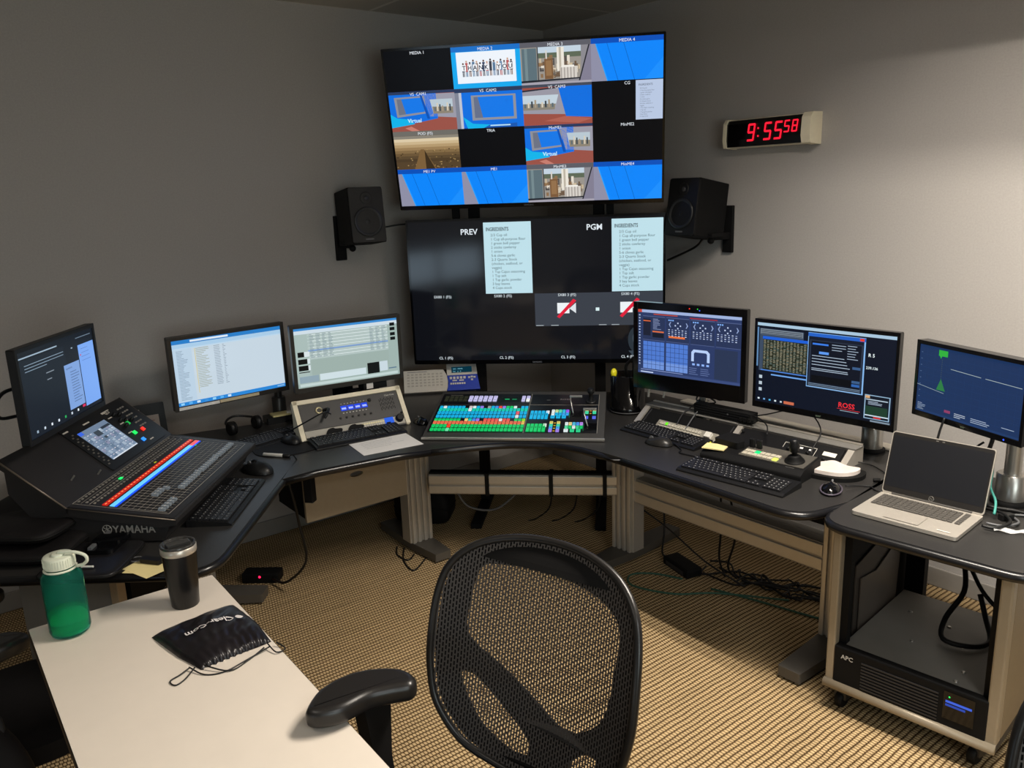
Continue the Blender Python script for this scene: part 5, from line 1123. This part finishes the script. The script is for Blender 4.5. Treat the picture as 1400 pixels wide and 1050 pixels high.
# ================================================================== things on the white table
t = thing('water_bottle', 'translucent green water bottle with a pale screw cap on the white table', 'bottle', (1.935, -3.305, TZ), 60)
GP = bpy.data.materials.new('green_tritan'); GP.use_nodes = True; _b = GP.node_tree.nodes['Principled BSDF']
_b.inputs['Base Color'].default_value = lin('#5cdcc6'); _b.inputs['Transmission Weight'].default_value = .95; _b.inputs['Roughness'].default_value = .06; _b.inputs['IOR'].default_value = 1.12
MB().lathe([(.0, .004), (.040, .002), (.046, .006), (.049, .016), (.049, .150), (.047, .164), (.036, .178), (.033, .182), (.033, .190), (.0315, .190), (.0315, .182), (.045, .162), (.0472, .150), (.0472, .016), (.040, .006), (0, .008)], GP, 44, caps=False).build('body', t)
WA = bpy.data.materials.new('green_tinted_water'); WA.use_nodes = True; _b = WA.node_tree.nodes['Principled BSDF']
_b.inputs['Base Color'].default_value = lin('#8ae89c'); _b.inputs['Transmission Weight'].default_value = .7; _b.inputs['Roughness'].default_value = .05; _b.inputs['IOR'].default_value = 1.33
MB().lathe([(0, .0085), (.040, .0075), (.0465, .017), (.0465, .062), (0, .062)], WA, 40, caps=False).build('water', t)
CP_ = mat('pale_green_white_cap', '#cfd3c0', .5)
cap = MB(); cap.lathe([(.037, .186), (.037, .212), (.034, .215), (.0, .215)], CP_, 40); cap.lathe([(.016, .215), (.016, .219), (.012, .220), (0, .220)], CP_, 24); cap.build('cap', t)
g = MB()
for i in range(40): a = 2*pi*i/40; g.box(-.0006, .0006, .0365, .0378, .190, .210, CP_, T=RZ(i*9))
g.build('cap_ridges', t)
MB().tube([(.037*cos(a*pi/12), .037*sin(a*pi/12), .180) for a in range(24)], .003, CP_, 6, False, True).build('neck_ring', t)
MB().tube([(.0, .0, .221), (.02, -.005, .223), (.045, -.008, .222), (.066, -.008, .212), (.070, -.008, .198), (.058, -.004, .186), (.040, .0, .181)], .0042, CP_, 8).build('cap_strap', t)
t = thing('tumbler', 'black insulated tumbler with a steel rim and clear lid on the white table', 'tumbler', (1.985, -3.03, TZ))
MB().lathe([(.034, 0), (.036, .003), (.040, .06), (.0445, .143), (.0455, .155)], mat('tumbler_black_coat', '#0b0a0b', .3), 44).build('body', t)
MB().lathe([(.0455, .155), (.0468, .158), (.0468, .173), (.044, .175), (.042, .160)], mat('polished_steel', '#bdb5aa', .3, metal=.6), 44, caps=False).build('steel_rim', t)
lidm = mat('smoked_clear_lid', '#303030', .08, spec=.7)
g = MB(); g.lathe([(.044, .170), (.046, .177), (.045, .181), (.040, .180), (.038, .174), (.0, .174)], lidm, 44, caps=False); g.box(-.012, .012, -.03, .03, .174, .182, lidm); g.build('lid', t, bevel=.001)
# drawstring pouch
t = thing('drawstring_pouch', 'black satin drawstring pouch with white lettering on the white table', 'pouch', (2.205, -3.025, TZ), 0)
SAT = mat('black_satin', '#161316', .32, noise=.2, scale=18, bump=.6)
qa, qb, qc, qd = (-.095, -.128), (-.122, .092), (.125, .108), (.138, -.088)      # near-left .. outline of the flat pouch
def pf_(u, v, top=True):
    x = (qa[0]*(1-u)+qd[0]*u)*(1-v)+(qb[0]*(1-u)+qc[0]*u)*v; y = (qa[1]*(1-u)+qd[1]*u)*(1-v)+(qb[1]*(1-u)+qc[1]*u)*v
    e = (4*u*(1-u))**.4*(4*v*(1-v))**.4
    gather = max(0, (u-.62)/.38)
    x += .004*gather*sin(v*70); pinch = 1-.10*gather
    y = (y-0)*pinch
    z = .032*e+.003*e*sin(7*u+9*v)+.003*e*gather*sin(v*58+3*u)+.0015*e*sin(45*u*v+20*v)+.0012*e*sin(31*u+12*v)
    return (x, y, .001+max(0, z) if top else .0008)
g = MB(); g.grid(60, 44, lambda u, v: pf_(u, v), SAT); g.grid(12, 12, lambda u, v: pf_(u, 1-v, False), SAT); pouch_cloth = g.build('cloth_body', t)
lt = MB(TR(.005, -.010, .0) @ RZ(98)); vs, fs, wd = text_mesh('Clear-Com', True); sz = .027
# lettering draped over the cloth
T_ = TR(-.005, -.01, 0) @ RZ(-88)
vv = []
import bisect
def hgt(x, y):
    best = 0; bd = 9
    for p in GRD:
        d = (p[0]-x)**2+(p[1]-y)**2
        if d < bd: bd = d; best = p[2]
    return best
hg = {}; GRD = [pf_(i/60, j/44) for i in range(12, 50) for j in range(45)]
for p in vs:
    q = T_ @ Vector(((p.x-wd/2)*sz, p.y*sz, 0)); k = (round(q.x, 3), round(q.y, 3))
    if k not in hg: hg[k] = hgt(*k)
    vv.append((q.x, q.y, hg[k]+.007))
lt = MB(); lt.add(vv, fs, mat('white_print', '#cfcac8', .5)); 
q = T_ @ Vector((-wd/2*sz-.014, .008, 0)); hz_ = hgt(q.x, q.y)+.008
lt.poly([(q.x+.010*cos(a*pi/6), q.y+.010*sin(a*pi/6)) for a in range(12)], hz_, mat('white_print', '#cfcac8', .5)); lo = lt.build('printed_logo', t, label='white printed lettering')
for v_ in lo.data.vertices: v_.co.z = .08
k_ = lo.modifiers.new('wrap', 'SHRINKWRAP'); k_.wrap_method = 'PROJECT'; k_.use_project_z = True; k_.use_negative_direction = True; k_.use_positive_direction = False; k_.target = pouch_cloth; k_.offset = .0045
for pts in ([(.13, -.09, .008), (.155, -.12, .003), (.165, -.145, .002), (.14, -.15, .002), (.13, -.125, .003), (.12, -.10, .006)], [(.14, -.07, .01), (.19, -.03, .003), (.175, .02, .002), (.15, .07, .005)], [(.15, .08, .012), (.19, .085, .005), (.185, .11, .003), (.155, .10, .01)], [(.12, -.10, .008), (.165, -.08, .002), (.185, -.04, .002), (.17, .02, .002), (.16, .08, .008)]):
    MB().tube(pts, .0018, BLK, 6).build('drawstring', t)

# ================================================================== mesh task chair
def mesh_mat():
    m = bpy.data.materials.new('chair_mesh_fabric'); m.use_nodes = True; nt = m.node_tree; b = nt.nodes['Principled BSDF']; L = nt.links.new
    tc = nt.nodes.new('ShaderNodeTexCoord'); br = nt.nodes.new('ShaderNodeTexBrick'); br.inputs['Scale'].default_value = 1
    br.inputs['Brick Width'].default_value = .0135; br.inputs['Row Height'].default_value = .0072; br.inputs['Mortar Size'].default_value = .0019; br.inputs['Mortar Smooth'].default_value = 0
    mp = nt.nodes.new('ShaderNodeMapping'); mp.inputs['Rotation'].default_value = (0, 0, rad(90)); L(tc.outputs['UV'], mp.inputs[0])
    br.inputs['Color1'].default_value = (0, 0, 0, 1); br.inputs['Color2'].default_value = (0, 0, 0, 1); br.inputs['Mortar'].default_value = (1, 1, 1, 1)
    L(mp.outputs[0], br.inputs['Vector']); L(br.outputs['Color'], b.inputs['Alpha'])
    b.inputs['Base Color'].default_value = lin('#3d3835'); b.inputs['Roughness'].default_value = .6; return m
CHM = mesh_mat(); CF = mat('chair_black_plastic', '#1b1918', .33); CFm = mat('chair_matte_plastic', '#0e0d0d', .7, spec=.2)
def half_out(): return [(0, .226), (.10, .217), (.185, .188), (.237, .138), (.258, .07), (.264, -.03), (.260, -.11), (.236, -.195), (.17, -.268), (.08, -.298)]
def chair(label, loc, yaw):
    t = thing('office_chair', label, 'chair', loc, yaw)
    h = half_out(); out = [(x, y) for x, y in h]+[(0, -.305)]+[(-x, y) for x, y in h[::-1]][:-1]
    out = smooth_poly(out, 4); L = rad(12); B = TR(0, -.28, .822) @ Matrix.Rotation(L, 4, 'X') @ Matrix(((1, 0, 0, 0), (0, 0, 1, 0), (0, 1, 0, 0), (0, 0, 0, 1)))
    # local back coordinates: u across, v up, w forward; shell curves forward at its sides
    cv = lambda x, y: .9*x*x-.25*(y+.05)**2*(1 if y > -.05 else -1)
    g = MB(B); g.tube([(x, y, cv(x, y)) for x, y in out], lambda q: .0095, CF, 10, False, True); fr = g.build('back_frame', t)
    # mesh fabric with uv
    o = None; vs = []; fs = []; NR = 14; N = len(out)
    for k in range(NR+1):
        s_ = k/NR; vs += [(x*s_, -.03+(y+.03)*s_, cv(x*s_, -.03+(y+.03)*s_)+.004) for x, y in out]
    for k in range(NR): fs += [(k*N+i, k*N+(i+1) % N, (k+1)*N+(i+1) % N, (k+1)*N+i) for i in range(N)]
    g = MB(B); g.add(vs, fs, CHM, True); o = g.build('back_mesh', t)
    uv = o.data.uv_layers.new(name='UVMap')
    for lp in o.data.loops: p = vs[lp.vertex_index]; uv.data[lp.index].uv = (p[0], p[1])
    # solid Y-shaped carrier behind the mesh
    mx = lambda P_: [(-x, y) for x, y in P_]
    A_ = smooth_poly(mx([(-.178, .131), (-.138, .150), (-.03, .158), (.09, .146), (.165, .121), (.198, .085), (.198, .016), (.190, -.065), (.168, -.125), (.106, -.172), (.060, -.174), (.0, -.145), (-.10, -.085), (-.188, -.030), (-.192, .055)]), 3)
    B_ = smooth_poly(mx([(-.197, -.122), (-.171, -.112), (-.105, -.160), (-.019, -.225), (-.008, -.262), (-.051, -.267), (-.129, -.232), (-.182, -.165)]), 3)
    C_ = smooth_poly(mx([(.098, -.238), (.150, -.195), (.175, -.20), (.150, -.245), (.10, -.27)]), 3)
    sc = [(x*.985, y*.985) for x, y in out]; v2, f2 = flat_with_holes(sc, [A_, B_, C_])
    g = MB(B); g.add([(p.x, p.y, cv(p.x, p.y)-.016) for p in v2], f2, CFm); g.build('back_carrier', t, solid=.010)
    # spine, seat, base
    g = MB(); g.tube([(0, -.375, .53), (0, -.35, .46), (0, -.28, .40), (0, -.10, .37)], .026, CFm, 10); g.build('back_bracket', t)
    se = MB(); se.prism(smooth_poly([(-.24, -.22), (0, -.235), (.24, -.22), (.255, 0), (.24, .22), (0, .25), (-.24, .22), (-.255, 0)], 5), .375, .43, CLOTH); se.build('seat', t, bevel=.02, seg=3)
    for s_ in (-1, 1):
        pad = [(x*s_*-1*-1, y) for y, x in [(.411-.28, .314), (.352-.28, .340), (.285-.28, .332), (.235-.28, .300), (.20-.28, .245), (.205-.28, .195), (.235-.28, .178), (.27-.28, .205), (.31-.28, .232), (.371-.28, .246), (.407-.28, .272), (.42-.28, .295)]]
        za = 0 if s_ > 0 else -.10
        MB().pillow(smooth_poly(pad, 4), .745+za, .792+za, .017, CF).build('armrest', t)
        g = MB(); g.prism([(-.045, .752+za), (.035, .752+za), (.015, .60), (.01, .44), (-.05, .44), (-.035, .60)], s_*.262-.018, s_*.262+.018, CFm, T=RP); g.prism([(-.05, .43), (.02, .43), (.02, .46), (-.05, .46)], min(s_*.08, s_*.28), max(s_*.08, s_*.28), CFm, T=RP); g.build('armrest_post', t, bevel=.006)
    MB().lathe([(.025, .09), (.025, .36), (.05, .36), (.05, .376)], CFm, 20).build('gas_lift', t)
    for k in range(5):
        a = rad(72*k+20); g = MB(RZ(72*k+20)); g.prism([(0, .065), (.30, .055), (.30, .075), (0, .115)], -.02, .02, CF, T=Matrix(((1, 0, 0, 0), (0, 0, 1, 0), (0, 1, 0, 0), (0, 0, 0, 1)))); ob = g.build('base_spoke', t, bevel=.006)
        g = MB(RZ(72*k+20)); g.lathe([(.026, -.02), (.026, .02)], RUBB, 16, T=TR(.29, 0, .0275) @ RX(90)); g.build('caster', ob)
    return t
ch = chair('black mesh-back task chair standing in the middle foreground, facing the viewer', (2.978, -2.787, 0), 197.3)
c2 = copy_tree(ch); c2.location = (4.05, -2.33, 0); c2.rotation_euler = (0, 0, rad(197.3)); c2['label'] = 'black mesh-back chair cut off by the right picture edge, in front of the rack'
c3 = copy_tree(ch); c3.location = (1.52, -3.53, -.075); c3.rotation_euler = (0, 0, 0); c3['label'] = 'black chair at the left picture edge whose armrest touches the white table'

cable('monitor_cable', 'black cable loop sticking out behind the left edge monitor', [(1.10, -3.24, 1.232), (1.16, -3.29, 1.232), (1.205, -3.32, 1.20), (1.19, -3.31, 1.16), (1.12, -3.26, 1.143)], .006)
# backpack bottom left
t = soft('backpack', 'black backpack at the bottom left corner beside the white table', 'bag', (1.985, -3.61, 0), 20, .34, .28, .58, CLOTH, 8, .02)
MB().tube([(-.12, .06, .53), (-.05, .10, .595), (.05, .10, .595), (.12, .07, .53)], .011, mat('webbing', '#1c1b1c', .7), 6).build('shoulder_strap', t)
MB().tube([(-.02, .05, .585), (.0, .075, .595), (.012, .05, .60), (-.005, .03, .59)], .003, SILV, 6, True, True).build('buckle', t)

# ================================================================== floor things
t = thing('power_brick', 'black power supply brick on the carpet under the right desk', 'power supply', (1.78, -.72, 0), -14)
MB().box(-.10, .10, -.045, .045, 0, .045, BLKM).build('case', t, bevel=.01); MB().box(-.07, .07, -.046, -.044, .01, .03, DGREY).build('label_plate', t)
FC = 'tangle of cables on the carpet under the right desk'
rr = random.Random(12)
def wig(x0, y0, x1, y1, n, amp, z=.006): return [(x0+(x1-x0)*i/n+rr.uniform(-amp, amp), y0+(y1-y0)*i/n+rr.uniform(-amp, amp), z+rr.random()*.02) for i in range(n+1)]
GRN = mat('green_cable_jacket', '#2f5a48', .5)
cable('floor_cable', 'green network cable making a long loop on the carpet', [(1.85, -.80, .005), (1.72, -.86, .005), (1.66, -.95, .005), (1.74, -1.02, .005), (1.92, -.94, .005), (2.05, -.80, .01), (2.3, -.62, .01)], .0045, GRN, group=FC)
cable('floor_cable', 'second green cable running straight toward the rack on the carpet', [(2.0, -.78, .006), (2.2, -.72, .006), (2.45, -.66, .006), (2.62, -.60, .006)], .0045, GRN, group=FC)
cable('floor_cable', 'black cable trailing from the power brick to the far desk leg', [(1.68, -.70, .02), (1.60, -.66, .01), (1.56, -.60, .10), (1.53, -.58, .3)], .005, group=FC)
LB = 'one of the tangled black cables on the carpet under the right desk'
for k in range(9): cable('floor_cable', LB, wig(1.86+.03*k, -.66+.03*(k % 3), 2.45+.04*(k % 4), -.50+.03*(k % 5), 7, .07), .0045, group='tangled black cables under the right desk')
cable('floor_cable', 'black cable hanging from the right desk beam to the carpet, left one', [(1.98, -.70, .45), (1.97, -.68, .25), (1.95, -.66, .10), (1.97, -.64, .01)], .005)
cable('floor_cable', 'black cable hanging from the right desk beam to the carpet, right one', [(2.03, -.70, .45), (2.05, -.68, .25), (2.0, -.66, .08), (2.02, -.62, .01)], .005)
cable('floor_cable', 'black cable sagging across the gap under the right desk beam', [(1.55, -.75, .25), (1.7, -.72, .18), (1.9, -.70, .08), (2.1, -.66, .01)], .004)
# cables at the rack
cable('rack_cable', 'thick black cable coiled on top of the battery backup unit', [(3.02, -.66, .45), (3.05, -.72, .38), (3.03, -.80, .30), (3.06, -.88, .265), (3.14, -.86, .262), (3.17, -.78, .262), (3.12, -.70, .30), (3.08, -.66, .36)], .009)
cable('rack_cable', 'black cable crossing the rear opening of the rack', [(3.03, -.62, .42), (3.10, -.66, .36), (3.20, -.64, .28), (3.25, -.60, .27)], .008)
cable('rack_cable', 'black cable hanging down the rack rear opening from the top', [(3.16, -.50, .60), (3.12, -.48, .50), (3.14, -.46, .42), (3.20, -.46, .36), (3.26, -.50, .33)], .006)
# left under-desk cable and box with red light
t = thing('power_distributor', 'dark box with one red indicator light on the carpet under the left desk', 'power box', (.50, -2.30, 0), 50)
MB().box(-.09, .09, -.04, .04, 0, .05, BLKM).build('case', t, bevel=.006)
MB(TR(.0, -.041, .035) @ VERT).lathe([(.006, 0), (.003, .002)], emi('#ff1848', 3), 10).build('indicator', t, label='glowing red indicator')
cable('floor_cable', 'black cable dropping from the left desk to the box with the red light', [(.92, -2.30, DZ-.04), (.93, -2.28, .55), (.90, -2.25, .40), (.86, -2.22, .2), (.70, -2.26, .05), (.58, -2.28, .03)], .006)
single(MB().box(-.02, .02, -.02, .02, -.16, 0, BLKM), 'monitor_clamp', 'black clamp hanging under the inner corner of the left desk', 'clamp', (.98, -2.22, DZ-.032), 40, bevel=.004)
for k, (a, b_) in enumerate([((.62, -1.62), (.80, -1.66)), ((.66, -1.60), (.92, -1.70))]): cable('floor_cable', ['thin black cable looped beside the foot of the left desk', 'second thin black cable on the carpet in front of the left desk foot'][k], [(a[0], a[1], .005), ((a[0]+b_[0])/2, a[1]-.05-.03*k, .005), (b_[0], b_[1], .005), ((a[0]+b_[0])/2+.05, a[1]+.02, .005)], .004)
t = soft('equipment_bag', 'black bag slumped on the carpet behind the corner desk beam', 'bag', (.40, -1.30, 0), 45, .32, .22, .20, CLOTH, 11, .02)
cable('beam_cable', 'pale grey cable drooping under the left end of the corner beam', [(.84, -1.38, .33), (.86, -1.32, .22), (.95, -1.22, .20), (1.03, -1.15, .28), (1.05, -1.12, .34)], .006, MGREY)
for x, y, z0, l in ((1.18, -1.02, .31, 'left thin black cable hanging below the corner beam'), (1.27, -.93, .31, 'middle thin black cable hanging below the corner beam'), (1.36, -.85, .31, 'right thin black cable hanging below the corner beam')):
    cable('beam_cable', l, [(x, y, z0), (x-.05, y+.02, .20), (x-.14, y+.01, .12), (x-.22, y+.02, .08)], .004)
